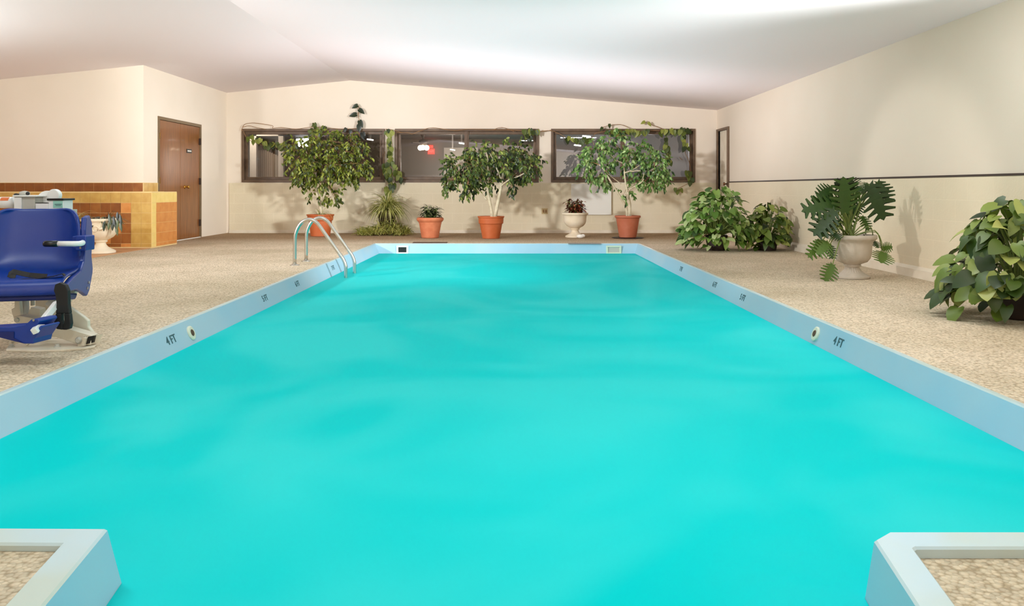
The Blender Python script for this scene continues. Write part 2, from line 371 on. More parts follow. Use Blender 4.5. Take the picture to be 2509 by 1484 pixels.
#       far   right  rjut-x  chamf  rjut-y  near  ljut-y  ljut-x  left
COP = [.045, .035, .095, .09, .085, .09, .085, .095, .035]
INS = [-.05, -.055, -.03, -.025, -.02, -.03, -.03, -.03, -.075]
ring_o = offs(POOL, COP); ring_w = offs(POOL, INS); ring_i2 = offs(POOL, [q*1.03 for q in INS])
ZCOP, ZW = .012, -.158
pool = thing('swimming_pool', 'long rectangular swimming pool with pale blue painted edge and turquoise water', 'swimming pool', (0, 7.6, 0))
def ringfaces(mb, a, za, b, zb):
    n = len(a); ia = mb.add([(p[0], p[1], za) for p in a]); ib = mb.add([(p[0], p[1], zb) for p in b])
    for i in range(n): j = (i+1) % n; mb.face([ia+i, ia+j, ib+j, ib+i])
m = MB(); ringfaces(m, ring_o, -.04, ring_o, ZCOP-.006); ringfaces(m, ring_o, ZCOP-.006, offs(POOL, [q-.006 for q in COP]), ZCOP); ringfaces(m, offs(POOL, [q-.006 for q in COP]), ZCOP, offs(POOL, [.006]*9), ZCOP); ringfaces(m, offs(POOL, [.006]*9), ZCOP, POOL, ZCOP-.006)
m.build('coping', 'coping', pool)
m = MB(); ringfaces(m, POOL, ZCOP-.006, ring_w, ZW); ringfaces(m, ring_w, ZW, ring_i2, -1.5)
n = m.add([(p.x, p.y, -1.5) for p in ring_i2]); m.face([n+i for i in range(9)])
m.build('basin', 'pool_paint', pool)
m = mb0(); n = m.add([(p.x*.9995, p.y, ZW+.012) for p in offs(POOL, [q*.93 for q in INS])]); m.face([n+i for i in reversed(range(9))])
tag(m.build('pool_water', 'water'), 'calm opaque turquoise water filling the whole pool', 'water', kind='stuff')

# deck around the pool
fl = mb0(); xl, xr = ring_o[0].x, ring_o[1].x
yfar = ring_o[0].y
def slab(pts, z=0): fl.prism([(x, y, z-.2) for x, y in pts], (0, 0, .2))
xln, xrn = ring_o[8].x, ring_o[2].x; yjl, yjr = 2.17-.095, 2.135-.095
slab([(XW, YF), (XW, YB), (xl, YB), (xl, yfar), (xln, yjl), (xln, YF)])
slab([(xl, yfar), (xl, YB), (xr, YB), (xr, yfar)])
slab([(xr, YB), (XR, YB), (XR, YF), (xrn, YF), (xrn, yjr), (xr, yfar)])
slab([(xln, yjl), (ring_o[7].x, ring_o[7].y), (ring_o[6].x, ring_o[6].y), (ring_o[6].x, YF), (xln, YF)], -.008)
slab([(xrn, yjr), (xrn, YF), (ring_o[5].x, YF), (ring_o[5].x, ring_o[5].y), (ring_o[4].x, ring_o[4].y), (ring_o[3].x, ring_o[3].y)], -.016)
slab([(ring_o[6].x, ring_o[6].y), (ring_o[5].x, ring_o[5].y), (ring_o[5].x, YF), (ring_o[6].x, YF)], -.01)
struct(fl.build('floor', 'deck'), 'tan exposed aggregate concrete deck around the pool', 'floor')
m = mb0(); m.box(XW+.01, -5.45, 9.0, 12.3, 0, .004)
struct(m.build('trim_4', 'apron'), 'terracotta tinted floor strip before the tiled ledge', 'floor strip')

# depth markings, letters lie on the sloping pool wall
def text_mesh(body, size):
    cu = bpy.data.curves.new('t', 'FONT'); cu.body = body; cu.size = size; cu.extrude = .0012; cu.align_x = 'CENTER'; cu.align_y = 'CENTER'; cu.offset = size*.008
    o = bpy.data.objects.new('t', cu); C.objects.link(o); dg = bpy.context.evaluated_depsgraph_get()
    me = bpy.data.meshes.new_from_object(o.evaluated_get(dg)); bpy.data.objects.remove(o); return me
def mark(body, side, y, size=.078):
    me = text_mesh(body, size); me.materials.append(MATS['ink']); o = bpy.data.objects.new('depth_marking', me); C.objects.link(o)
    t = (13.19-y)/(13.19-2.15); zc_ = -.066; f = .074/.17
    if side < 0: X = -2.209-.017*t+.075*f+.002; rt = Vector((0, 1, 0)); up = Vector((-.075, 0, .17)).normalized()
    else: X = 2.03+.08*t-.055*f-.002; rt = Vector((0, -1, 0)); up = Vector((.055, 0, .17)).normalized()
    nn = rt.cross(up); M = Matrix((rt, up, nn)).transposed().to_4x4()
    M.translation = Vector((X, y, zc_))-pool.location; o.parent = pool; o.matrix_local = M
    o['label'] = '%s painted depth lettering' % body
for b_, s_, y_ in (('4 FT', -1, 5.24), ('5 FT', -1, 7.22), ('6 FT', -1, 8.30), ('7 FT', -1, 9.95), ('4 FT', 1, 5.16), ('5 FT', 1, 7.25), ('6 FT', 1, 8.22), ('7 FT', 1, 9.80)): mark(b_, s_, y_)
# round return inlets
for s_, y_ in ((-1, 5.55), (1, 5.52)):
    t = (13.19-y_)/11.04; X = (-2.209-.017*t+.037) if s_ < 0 else (2.03+.08*t-.03)
    up = Vector((s_*.4, 0, 1)).normalized(); ax = Vector((-s_*1, 0, .38)).normalized()
    m = MB(); c0 = Vector((X, y_, -.078)); m.tube([c0-ax*.004, c0+ax*.008, c0+ax*.012], [.05, .05, .042], 24)
    o = m.build('return_inlet', 'fitting', pool); m = MB(); m.tube([c0+ax*.0125, c0+ax*.016], [.024, .02], 16); m.build('eyeball', 'mat_brown', o)
# skimmers on the far face
for x0, x1, mt in ((972, 1001, 'black'), (1485, 1522, 'lift_grey')):
    a, b = (x0-CX)*13.17/F, (x1-CX)*13.17/F
    m = MB(); yy = 13.19-.035
    for q in ((a, b, -.045, -.022), (a, a+.03, -.135, -.045), (b-.03, b, -.135, -.045), (a, b, -.150, -.128)): m.box(q[0], q[1], yy-.02, yy+.02, q[2], q[3])
    o = m.build('skimmer', 'white_paint' if mt == 'black' else 'fitting_pale', pool, bevel=.004); m = MB(); m.box(a+.03, b-.03, yy-.006, yy+.014, -.128, -.045); m.build('skimmer_throat', mt, o)
# dark mats by the far edge
for x0, x1, yy, lab in ((1011, 1095, 595.5, 'long dark brown cover plate on the deck in front of the embossed pot'), (1392, 1473, 598, 'long dark grey cover plate on the deck in front of the white urn')):
    d = GD(yy); a, b = (x0-CX)*d/F, (x1-CX)*d/F; m = MB(); m.box(a, b, d-.03, d+.14, 0.001, .012)
    tag(m.build('cover_plate', 'mat_brown' if x0 < 1200 else 'lobby_grey', bevel=.004), lab, 'cover plate', 'cover plates beside the pool')

# ---------------------------------------------------------------- windows
for i, (x0, x1, xm) in enumerate(wins):
    root = thing('window_%d' % (i+1), ['leftmost long brown-framed window, behind the first ficus tree', 'middle long brown-framed window with the ceiling fan showing in it', 'rightmost long brown-framed window, hung with vines'][i], 'window', ((x0+x1)/2, YB, Z0)); root['kind'] = 'structure'
    def fr(w_, y0, y1, in_=0):
        m = MB(); a, b, c0, d0 = x0+in_, x1-in_, Z0+in_, Z1-in_
        m.box(a, b, y0, y1, c0, c0+w_); m.box(a, b, y0, y1, d0-w_, d0); m.box(a, a+w_, y0, y1, c0+w_, d0-w_); m.box(b-w_, b, y0, y1, c0+w_, d0-w_); return m
    fr(.05, YB-.03, YB+T).build('window_frame', 'frame_brown', root, bevel=.004)
    s1 = fr(.06, YB+.035, YB+.09, .05); s1.build('sash', 'frame_brown', root, bevel=.006)
    m = MB(); m.box(xm-.045, xm+.045, YB+.01, YB+.1, Z0+.05, Z1-.05); m.build('mullion', 'frame_brown', root, bevel=.006)
    m = MB(); m.box(xm-.015, xm+.015, YB-.005, YB+.01, Z0+.05, Z1-.05); m.build('mullion_bead', 'frame_brown', root)
    for a, b in ((x0+.11, xm-.045), (xm+.045, x1-.11)):
        m = MB(); n = m.add([(a, YB+.06, Z0+.11), (b, YB+.06, Z0+.11), (b, YB+.06, Z1-.11), (a, YB+.06, Z1-.11)]); m.face([n, n+1, n+2, n+3]); m.build('pane', 'glass', root)
# ---------------------------------------------------------------- lobby seen through the glass
LY = 25.0; ly0 = YB+T
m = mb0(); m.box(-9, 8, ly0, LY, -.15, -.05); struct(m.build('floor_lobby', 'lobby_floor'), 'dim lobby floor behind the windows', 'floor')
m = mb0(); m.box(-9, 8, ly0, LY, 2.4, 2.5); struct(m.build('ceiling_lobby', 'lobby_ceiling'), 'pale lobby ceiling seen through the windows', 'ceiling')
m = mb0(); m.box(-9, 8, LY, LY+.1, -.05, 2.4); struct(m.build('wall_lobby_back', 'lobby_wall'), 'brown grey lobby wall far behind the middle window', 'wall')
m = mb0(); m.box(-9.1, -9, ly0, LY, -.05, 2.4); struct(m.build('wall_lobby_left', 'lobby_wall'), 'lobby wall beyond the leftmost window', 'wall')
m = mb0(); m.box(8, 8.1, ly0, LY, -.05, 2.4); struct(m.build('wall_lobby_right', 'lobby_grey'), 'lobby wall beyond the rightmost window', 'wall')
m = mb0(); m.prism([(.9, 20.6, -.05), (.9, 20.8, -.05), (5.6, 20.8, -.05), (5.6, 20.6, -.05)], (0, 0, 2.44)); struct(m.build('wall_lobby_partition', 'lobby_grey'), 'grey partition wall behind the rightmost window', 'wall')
d = 18.0
m = MB()
for a, b in ((612, 628), (682, 694)): q = P(a, 330, d); w2 = P(b, 330, d); m.box(q.x, w2.x, d, d+.12, -.05, 2.4)
m.box(P(612, 330, d).x, P(694, 330, d).x, d, d+.12, P(0, 333, d).z, 2.4)
tag(m.build('white_portal', 'lobby_pale'), 'white doorway posts and lintel seen through the leftmost window', 'doorway')
m = MB(); d = 18.4
for i in range(11):
    a = 629+i*5; h = 368+max(0, (i-4))*2.2
    q = P(a, h, d); w2 = P(a+4.4, h, d); m.box(q.x, w2.x, d, d+.04, -.05, q.z)
tag(m.build('panelled_half_wall', 'panel_taupe'), 'taupe half wall of vertical boards behind the white doorway posts', 'half wall')
m = mb0(); m.prism([P(694, 300, 18.6), P(694, 470, 18.6), P(800, 470, 18.6), P(800, 300, 18.6)], (0, .1, 0)); struct(m.build('wall_lobby_dark', 'lobby_dark'), 'dark brown lobby panel right of the white posts', 'wall')
# ceiling fan
d = 22.0; fc = P(1037, 350, d)
fan = thing('ceiling_fan', 'dark ceiling fan with glowing lamps seen through the middle window', 'ceiling fan', (fc.x, fc.y, fc.z))
zt = 2.4
m = MB(); m.tube([(fc.x, fc.y, fc.z+.08), (fc.x, fc.y, zt)], .03, 10); m.build('rod', 'lobby_dark', fan)
m = MB(); m.tube([(fc.x, fc.y, zt-.12), (fc.x, fc.y, zt)], [.05, .1], 12); m.build('canopy', 'lobby_dark', fan)
m = MB(); m.lathe([(.02, -.08), (.08, -.06), (.12, 0), (.12, .06), (.04, .1)], fc, 16); m.build('motor', 'lobby_dark', fan, smooth=True)
for i in range(5):
    an = i*2*math.pi/5+.12; dd = Vector((math.cos(an), math.sin(an), 0)); m = MB(); m.bar(fc+dd*.1, fc+dd*.37, .09, .012); m.build('fan_blade', 'lobby_dark', fan)
for i in range(3):
    an = i*2*math.pi/3+.5; m = MB(); m.ball(fc+Vector((math.cos(an)*.1, math.sin(an)*.1, -.13)), .07, 10); m.build('lamp_shade', 'lamp_glow', fan, smooth=True)
# exit sign with real letters
ec = P(1056.5, 371, 24.9)
ex = thing('exit_sign', 'small red lit sign under the ceiling seen through the middle window', 'sign', ec)
m = MB(); m.box(ec.x-.1, ec.x+.1, 24.86, 24.94, ec.z-.08, ec.z+.08); m.build('housing', 'exit_red', ex)
me = text_mesh('EXIT', .085); me.materials.append(MATS['white_paint']); o = bpy.data.objects.new('lettering', me); C.objects.link(o); o.parent = ex; o.rotation_euler = (math.pi/2, 0, 0); o.location = (0, -.045, 0)
m = MB(); m.box(ec.x-.09, ec.x+.05, 24.9, 24.98, ec.z+.11, ec.z+.19); m.build('sign_reflection', 'exit_red', ex)  # the sign's reflection, modelled as a second glowing red block
# fluorescent fittings
for (px, py, d, wd, lab) in ((907, 342, 19.5, 15, 'thin lit ceiling tube seen in the leftmost window'), (1131, 351, 21, 13, 'short lit ceiling tube in the middle window, beside its central bar'), (1109, 367, 23, 12, 'farther lit ceiling tube in the middle window'), (1415, 356, 19.0, 17, 'lit ceiling tube at the left of the rightmost window'), (1437, 334, 17.8, 20, 'lit ceiling tube behind the leaves of the rightmost window')):
    q = P(px, py, d); L_ = wd*d/F; m = MB(); m.bar(q-Vector((L_/2, 0, -.01)), q+Vector((L_/2, 0, -.01)), .08, .03)
    f_ = thing('tube_light', lab, 'ceiling light', q, 'lobby tube lights'); m.build('diffuser', 'tube_glow', f_)
    m = MB(); m.box(q.x-.02, q.x+.02, q.y-.02, q.y+.02, q.z+.02, 2.4); m.build('hanger', 'lobby_grey', f_)
# desk and white door in the lobby
q = P(1050, 425, 23)
dk = thing('reception_desk', 'dark desk at the bottom of the middle window', 'desk', (q.x, 23, -.05))
m = MB(); m.box(q.x-1.3, q.x+.7, 23, 23.7, -.05, 1.22); m.build('body', 'lobby_dark', dk); m = MB(); m.box(q.x-1.4, q.x+.8, 22.9, 23.8, 1.22, 1.27); m.build('desktop', 'trim_dark', dk)
q = P(1096, 345, 24.2)
m = MB(); m.box(q.x-.1, q.x+.9, 24.2, 24.3, -.05, 2.1)
tag(m.build('lobby_screen_panel', 'lobby_pale'), 'pale upright panel seen right of the ceiling fan', 'panel')

# ---------------------------------------------------------------- double door, left wall
dr = thing('door_1', 'glossy brown double door in the left wall', 'door', (XL, (DL0+DL1)/2, 0)); dr['kind'] = 'structure'
m = MB(); m.box(XL-.1, XL+.015, DL0, DL0+.05, 0, DZ); m.box(XL-.1, XL+.015, DL1-.05, DL1, 0, DZ); m.box(XL-.1, XL+.015, DL0+.05, DL1-.05, DZ-.05, DZ); m.build('door_frame', 'jamb', dr)
mid = (DL0+DL1)/2
lf = MB().box(XL-.05, XL-.005, DL0+.055, mid-.004, .015, DZ-.055).build('door_leaf', 'door_wood', dr)
rf = MB().box(XL-.05, XL-.005, mid+.004, DL1-.055, .015, DZ-.055).build('door_leaf', 'door_wood', dr)
m = MB(); m.box(XL-.09, XL-.052, DL0+.05, DL1-.05, .0, DZ-.05); m.build('back_stop', 'trim_dark', dr)
m = MB(); m.box(XL-.05, XL+.02, DL0+.05, DL1-.05, 0, .012); m.build('threshold', 'white_paint', dr)
ph = Vector((XL-.005, 14.37, .925))
m = MB(); m.tube([ph, ph+Vector((.012, 0, 0))], .035, 16); m.tube([ph+Vector((.01, 0, 0)), ph+Vector((.045, 0, 0)), ph+Vector((.055, 0, 0)), ph+Vector((.08, 0, 0)), ph+Vector((.085, 0, 0))], [.012, .014, .026, .028, .016], 16); m.build('door_knob', 'brass', rf, smooth=True)
m = MB(); m.ball(ph+Vector((.002, .07, .01)), .02, 8); m.build('lock_rose', 'brass', rf, smooth=True)
for z in (1.76, 1.03, .27):
    m = MB(); m.box(XL-.004, XL+.022, DL1-.085, DL1-.045, z-.06, z+.06); m.build('hinge', 'lobby_dark', rf)
    m = MB(); m.box(XL-.004, XL+.02, DL0+.04, DL0+.06, z-.05, z+.05); m.build('hinge', 'brass', lf)
sg = P(465, 370, 14.56)
m = MB(); m.box(XL-.005, XL+.003, sg.y-.11, sg.y+.11, sg.z-.035, sg.z+.035); o = m.build('name_plate', 'black', rf)
m = MB(); m.box(XL+.003, XL+.005, sg.y-.085, sg.y+.085, sg.z-.01, sg.z+.012); m.build('name_plate_line', 'white_paint', o)
# right door
dr = thing('door_2', 'pale narrow door at the far end of the right wall', 'door', (XR, (DR0+DR1)/2, 0)); dr['kind'] = 'structure'
m = MB(); m.box(XR-.03, XR+.12, DR0-.03, DR0, 0, DRZ+.03); m.box(XR-.03, XR+.12, DR1, DR1+.07, 0, DRZ+.03); m.box(XR-.03, XR+.12, DR0, DR1, DRZ-.01, DRZ+.03); m.build('door_frame', 'frame_brown', dr)
lf = MB().box(XR+.03, XR+.07, DR0+.004, DR1-.004, .01, DRZ-.015).build('door_leaf', 'base_cream', dr)
m = MB(); m.box(XR+.02, XR+.03, DR0+.24, DR0+.255, .05, DRZ-.02); m.box(XR+.005, XR+.03, DR0+.004, DR0+.02, .01, DRZ-.02); m.build('astragal', 'bronze', lf)
q = Vector((XR+.03, DR0+.2, .985)); m = MB(); m.tube([q, q-Vector((.012, 0, 0))], .035, 14); m.tube([q, q-Vector((.05, 0, 0)), q-Vector((.06, 0, 0)), q-Vector((.085, 0, 0)), q-Vector((.09, 0, 0))], [.012, .012, .03, .03, .01], 14); m.build('door_knob', 'bronze', lf, smooth=True)

# ---------------------------------------------------------------- tiles and ledge
TS = .1535
TM = ['grout', 'tile_ochre', 'tile_yellow', 'tile_brown', 'tile_dark', 'tile_orange']
def tiles(mb, o, u, v, lu, lv, nrm, fn, ulast=True):
    o, u, v, nrm = map(Vector, (o, u, v, nrm)); g = .005
    nu = math.ceil(lu/TS); nv = math.ceil(lv/TS)
    for i in range(nu):
        for j in range(nv):
            a, b = i*TS, min((i+1)*TS, lu); c0, d0 = j*TS, min((j+1)*TS, lv)
            if b-a < .02 or d0-c0 < .02: continue
            mb.cm = fn(i, j); t = .004
            p = [o+u*(a+g/2)+v*(c0+g/2), o+u*(b-g/2)+v*(c0+g/2), o+u*(b-g/2)+v*(d0-g/2), o+u*(a+g/2)+v*(d0-g/2)]
            n = mb.add([q+nrm*t for q in p]+p)
            mb.face([n, n+1, n+2, n+3])
            for e in range(4): e2 = (e+1) % 4; mb.face([n+e, n+4+e, n+4+e2, n+e2])
    mb.cm = 0
LX, LY0, LZ = -5.43, 12.30, .85
ld = thing('tiled_ledge', 'chest-high ledge of ochre and brown square tiles against the left wall', 'tiled ledge', (-7.0, 12.5, 0))
m = MB(); m.prism([(XW+.02, LY0, 0), (LX, LY0, 0), (LX, 13.22, 0), (XL+.001, 13.22, 0), (XL+.001, YT-.001, 0), (XW+.02, YT-.001, 0)], (0, 0, LZ)); m.build('core', 'grout', ld)
def front(i, j):      # i from the right corner leftwards, j from the top down
    if i == 0: return 1
    if i == 1: return 1
    if j == 0: return 1
    if i == 2: return [1, 5, 3, 3, 3, 5][j] if j < 6 else 3
    if j in (1, 2): return 4 if (i*7+j) % 3 else 3
    return 3 if (i*5+j*3) % 4 else 5
m = MB(); tiles(m, (LX-.002, LY0, LZ-.012), (-1, 0, 0), (0, 0, -1), 4.05, LZ-.03, (0, -1, 0), front); m.build('front_tiles', TM, ld)
def side(i, j):
    if i == 0 or j == 0: return 2
    return 5
m = MB(); tiles(m, (LX, LY0, LZ-.012), (0, 1, 0), (0, 0, -1), .92, LZ-.03, (1, 0, 0), side); m.build('side_tiles', TM, ld)
m = MB(); tiles(m, (LX, LY0+.004, LZ), (-1, 0, 0), (0, 1, 0), 4.05, .44, (0, 0, 1), lambda i, j: 2 if i < 1 else 1)
m.build('top_tiles', TM, ld)
m = mb0(); m.box(XW, XL+.0, YT-.012, YT, LZ, .992); m.box(XL, XL+.012, YT-.012, DL0-.01, LZ, .992)
tiles(m, (XL-.003, YT-.012, .988), (-1, 0, 0), (0, 0, -1), 3.8, .135, (0, -1, 0), lambda i, j: 3 if i < 1 else 4)
tiles(m, (XL+.012, YT, .988), (0, 1, 0), (0, 0, -1), .48, .135, (1, 0, 0), lambda i, j: 1)
struct(m.build('trim_5', TM), 'single row of brown wall tiles above the tiled ledge', 'tile band')

# ---------------------------------------------------------------- wall fittings
q = P(1334.5, 517, YB-.02)
ot = thing('electrical_outlet', 'cream electrical outlet cover on the far wall left of the white urn', 'outlet', q)
m = MB(); m.box(q.x-.062, q.x+.062, YB-.028, YB-.0175, q.z-.058, q.z+.058); pl = m.build('cover', 'cream_plastic', ot, bevel=.004)
m = MB(); m.box(q.x-.04, q.x-.008, YB-.034, YB-.028, q.z-.03, q.z+.03); m.build('socket', 'bark_brown', ot)
m = MB(); m.box(q.x+.01, q.x+.042, YB-.034, YB-.028, q.z-.03, q.z+.03); m.build('socket', 'bark_brown', ot)
a, b = P(1399, 450, YB), P(1497, 526, YB)
m = MB(); m.box(a.x, b.x, YB-.075, YB-.0175, b.z, a.z)
tag(m.build('access_panel', 'white_paint', bevel=.006), 'blank off-white panel box mounted below the rightmost window', 'panel')

# ---------------------------------------------------------------- ladder
lad = thing('pool_ladder', 'curved stainless steel pool ladder with two hooped rails', 'pool ladder', (-2.3, 9.85, 0))
def rail(y):
    pts = [(-2.55, 0), (-2.548, .30), (-2.535, .385), (-2.505, .455), (-2.46, .51), (-2.40, .538), (-2.34, .532), (-2.285, .495), (-2.245, .445), (-2.20, .38), (-2.02, .13), (-1.98, .07), (-1.955, .0), (-1.95, -.10), (-1.95, -.75)]
    cv = []
    for i in range(len(pts)-1):   # smooth interpolation
        p0, p1, p2, p3 = (Vector(pts[max(0, min(len(pts)-1, j))]) for j in (i-1, i, i+1, i+2))
        for t in (0, .33, .66): cv.append(.5*((2*p1)+(p2-p0)*t+(2*p0-5*p1+4*p2-p3)*t*t+(3*p1-p0-3*p2+p3)*t**3))
    cv.append(Vector(pts[-1])); m = MB(); m.tube([(p.x, y, p.y) for p in cv], .021, 14)
    o = m.build('rail', 'steel', lad, smooth=True)
    m = MB(); m.lathe([(.058, 0), (.058, .006), (.03, .016), (.022, .018)], (-2.55, y, .0), 20); m.build('flange', 'steel', o, smooth=True)
rail(9.58); rail(10.11)
for z in (-.19, -.45, -.7):
    m = MB(); m.box(-1.985, -1.915, 9.595, 10.095, z-.015, z+.015); m.build('step', 'white_paint', lad, bevel=.008)

# ---------------------------------------------------------------- pool lift
lift = thing('pool_lift_chair', 'blue plastic pool lift chair on a white folding frame at the left deck', 'pool lift', (-2.62, 4.7, 0))
def rot(c, a, p): ca, sa = math.cos(a), math.sin(a); return Vector((c[0]+p[0]*ca-p[1]*sa, c[1]+p[0]*sa+p[1]*ca, p[2]))
AC = R(14); CC = (-2.80, 4.80)
def Lc(x, f, z): return rot(CC, AC, (x, -f, z))   # x across to the right, f forward towards the pool user
prof = [(-.075, .785, .155), (-.072, .775, .205), (-.062, .735, .240), (-.05, .66, .25), (-.035, .57, .252), (-.012, .49, .255), (.03, .435, .26), (.09, .41, .26), (.2, .398, .262), (.32, .398, .262), (.40, .402, .262), (.43, .395, .26), (.436, .36, .258), (.432, .325, .255)]
m = MB(); NU = 20; prev = None
for i, (f, z, hw) in enumerate(prof):
    row = []
    for j in range(NU+1):
        u = -1+2*j/NU; e = abs(u)**5
        backness = max(0, min(1, (z-.41)/.12)); seatn = 1-backness
        if i >= 11: seatn *= .2
        tt = 1 if i > 1 else .4
        ff = f+e*.085*backness*tt+(u*u)*.02*backness; zz = z+e*.035*seatn*(1 if f < .38 else .4)
        row.append(Lc(u*hw, ff, zz))
    kk = m.add(row)
    if prev is not None:
        for j in range(NU): m.face([prev+j, kk+j, kk+j+1, prev+j+1])
    prev = kk
seat = m.build('seat_shell', 'blue_plastic', lift, smooth=True, solid=.022, sub=1)
sp = [(-.11, .70), (-.12, .60), (-.10, .5), (-.13, .42), (-.125, .39), (-.05, .29), (.0, .265), (.1, .30), (.22, .33), (.40, .34), (.425, .38), (.3, .41), (.14, .43), (.07, .48), (.045, .56), (.04, .66), (.02, .735), (-.06, .745)]
for s_ in (1, -1):
    m = MB(); x0 = .247*s_; pts = [Lc(x0, f, z) for f, z in sp]
    if s_ < 0: pts.reverse()
    ext = Lc(.03*s_, 0, 0)-Lc(0, 0, 0); m.prism(pts, ext); sd_ = m.build('side_panel', 'blue_plastic', lift, bevel=.008)
    if s_ > 0:
        m = MB(); 
        for f, z in ((.02, .315), (-.01, .345)): q = Lc(x0+.03, f, z); m.tube([q, q+(Lc(.008, 0, 0)-Lc(0, 0, 0))], .009, 10)
        m.build('bolt', 'steel', sd_)
m = MB()
pts = [Lc(.24, f, z) for f, z in ((.05, .29), (.39, .335), (.425, .325), (.425, .30), (.30, .285), (.1, .26))]; pts.reverse()
m.prism(pts, Lc(-.48, 0, 0)-Lc(0, 0, 0)); m.build('seat_underside', 'blue_dark', lift, bevel=.01)
# armrest
m = MB(); a = P(181, 0, 4.76).x; b = P(224, 0, 4.76).x; m.box(a+.04, b, 4.70, 4.80, .548, .634); m.box(a, a+.05, 4.74, 4.80, .555, .63); brk = m.build('armrest_bracket', 'blue_plastic', lift, bevel=.006)
m = MB(); m.tube([(b-.03, 4.70, .565), (b-.03, 4.694, .565)], .006, 8); m.build('bolt', 'steel', brk)
y_ = 4.60; z_ = HC-(597-CY)*y_/F
m = MB(); m.tube([(P(203, 0, 4.73).x, 4.73, z_), (P(202, 0, 4.67).x, 4.67, z_), (P(196, 0, 4.615).x, 4.615, z_), (P(185, 0, y_).x, y_, z_), (P(140, 0, y_).x, y_, z_)], .0155, 14); arm = m.build('armrest_bar', 'lift_bright', lift, smooth=True)
m = MB(); xs_ = [P(v, 0, y_).x for v in (143, 112, 108, 105.5)]; m.tube([(x, y_, z_) for x in xs_], [.0178, .0178, .015, .006], 14); m.build('grip', 'black', arm, smooth=True)
# footrest
fy = 4.12
fp = [(-70, 806), (0, 802), (36, 800), (62, 795), (76, 782), (93, 781), (97, 787), (78, 814), (80, 818), (99, 797), (104, 800), (84, 829), (81, 842), (60, 842), (0, 827), (-70, 812)]
m = MB(); m.prism([P(x, y, fy) for x, y in reversed(fp)], (0.02, .13, .0)); fr_ = m.build('footrest', 'blue_plastic', lift, bevel=.005)
m = MB(); m.prism([P(x, y, fy-.001) for x, y in reversed([(-70, 812), (35, 812), (35, 828), (60, 841), (0, 826), (-70, 812.5)])], (0, -.004, 0)); m.build('footrest_tread', 'blue_dark', fr_)
q = P(83, 784, fy-.002); m = MB(); m.tube([q, q-Vector((0, .004, 0))], .006, 8); m.build('bolt', 'steel', fr_)
m = MB(); m.bar(P(84, 812, 4.10), P(140, 742, 4.38), .03, .03, up=(0, 1, 0)); m.build('footrest_bar', 'lift_bright', lift, bevel=.003)
m = MB(); m.bar(P(118, 750, 4.50), P(150, 715, 4.55), .03, .03, up=(0, 1, 0)); m.build('footrest_hanger', 'lift_grey', lift)
# base plate
bp = [(15, 861), (16, 857), (60, 839), (120, 834), (190, 836), (228, 840), (238, 846), (232, 852), (205, 857), (150, 861), (80, 862.5)]
m = MB(); pts = []
for x, y in bp: d = GD(y); pts.append(Vector(((x-CX)*d/F, d, .0)))
m.prism(pts, (0, 0, .012)); m.build('base_plate', 'lift_white', lift, bevel=.003)
for x, y in ((28, 855), (140, 855), (88, 838)):
    d = GD(y); m = MB(); m.lathe([(.018, .012), (.018, .016), (.011, .018), (.011, .028), (.004, .03)], ((x-CX)*d/F, d, 0), 12); m.build('anchor_bolt', 'lift_grey', lift)
q = GD(852); m = MB(); m.tube([((26-CX)*q/F, q, .02), ((30-CX)*q/F, q, .045), ((60-CX)*q/F, q, .045), ((70-CX)*q/F, q, .02)], .013, 10); m.build('latch', 'lift_white', lift)
# lower arm
bw = .075; yb = 4.64
m = MB(); m.prism([P(x, y, yb) for x, y in reversed([(33, 776), (48, 773), (75, 778), (225, 822), (222, 845), (198, 846), (110, 817), (40, 793), (35, 785)])], (0, bw, 0)); la = m.build('lower_arm', 'lift_white', lift, bevel=.004)
m = MB(); a_ = P(206, 845, yb); b_ = P(231, 821, yb)
m.prism([P(206, 846, yb), P(213, 824, yb), P(213, 824, yb)+Vector((.05, .07, 0)), P(206, 846, yb)+Vector((.05, .07, 0))], (.003, 0, .0)); 
m.bar(P(207, 834, yb+.0), P(214, 836, yb+.0), .05, .045, up=(0, 0, 1)); m.build('end_block', 'lift_white', la)
m = MB(); m.prism([P(211, 843, yb-.012), P(216, 824.5, yb-.012), P(232, 822, yb+.01), P(228, 839, yb+.01)], (.002, .014, 0)); m.build('end_cap', 'black', la)
q = P(194, 833, yb); m = MB(); m.tube([q, q-Vector((0, .008, 0)), q-Vector((0, .018, 0))], [.02, .02, .012], 16); m.build('pivot_bolt', 'lift_grey', la)
q = P(43, 783, yb); m = MB(); m.tube([q, q-Vector((0, .014, 0))], .013, 12); m.build('pivot_bolt', 'lift_grey', la)
m = MB(); m.prism([P(x, y, yb-.006) for x, y in reversed([(188, 828), (205, 822), (206, 850), (190, 850)])], (0, .09, 0)); m.build('foot_lug', 'lift_white', la, bevel=.003)
m = MB(); m.prism([P(x, y, 4.735) for x, y in reversed([(118, 742), (168, 750), (205, 776), (216, 786), (216, 800), (231, 820), (150, 806), (112, 800)])], (0, .03, 0)); m.build('gusset', 'lift_white', lift, bevel=.006)
m = MB(); m.prism([P(x, y, 4.735) for x, y in reversed([(75, 752), (98, 757), (100, 792), (60, 786)])], (0, .06, 0)); m.build('mast_foot', 'lift_white', lift, bevel=.004)
m = MB(); xa, xb = P(86, 0, 4.98).x, P(124, 0, 4.98).x; m.box(xa, xb, 4.98, 5.06, .02, .77); mast = m.build('mast', 'lift_white', lift, bevel=.004)
m = MB(); m.tube([P(62, 690, 4.82), P(62, 735, 4.78)], .014, 12); m.tube([P(62, 735, 4.78), P(62, 776, 4.74)], .021, 12); m.build('actuator', 'lift_grey', lift, smooth=False)
m = MB(); m.tube([P(80, 700, 4.84), P(80, 748, 4.84)], .012, 10); m.build('guide_rod', 'lift_grey', lift)
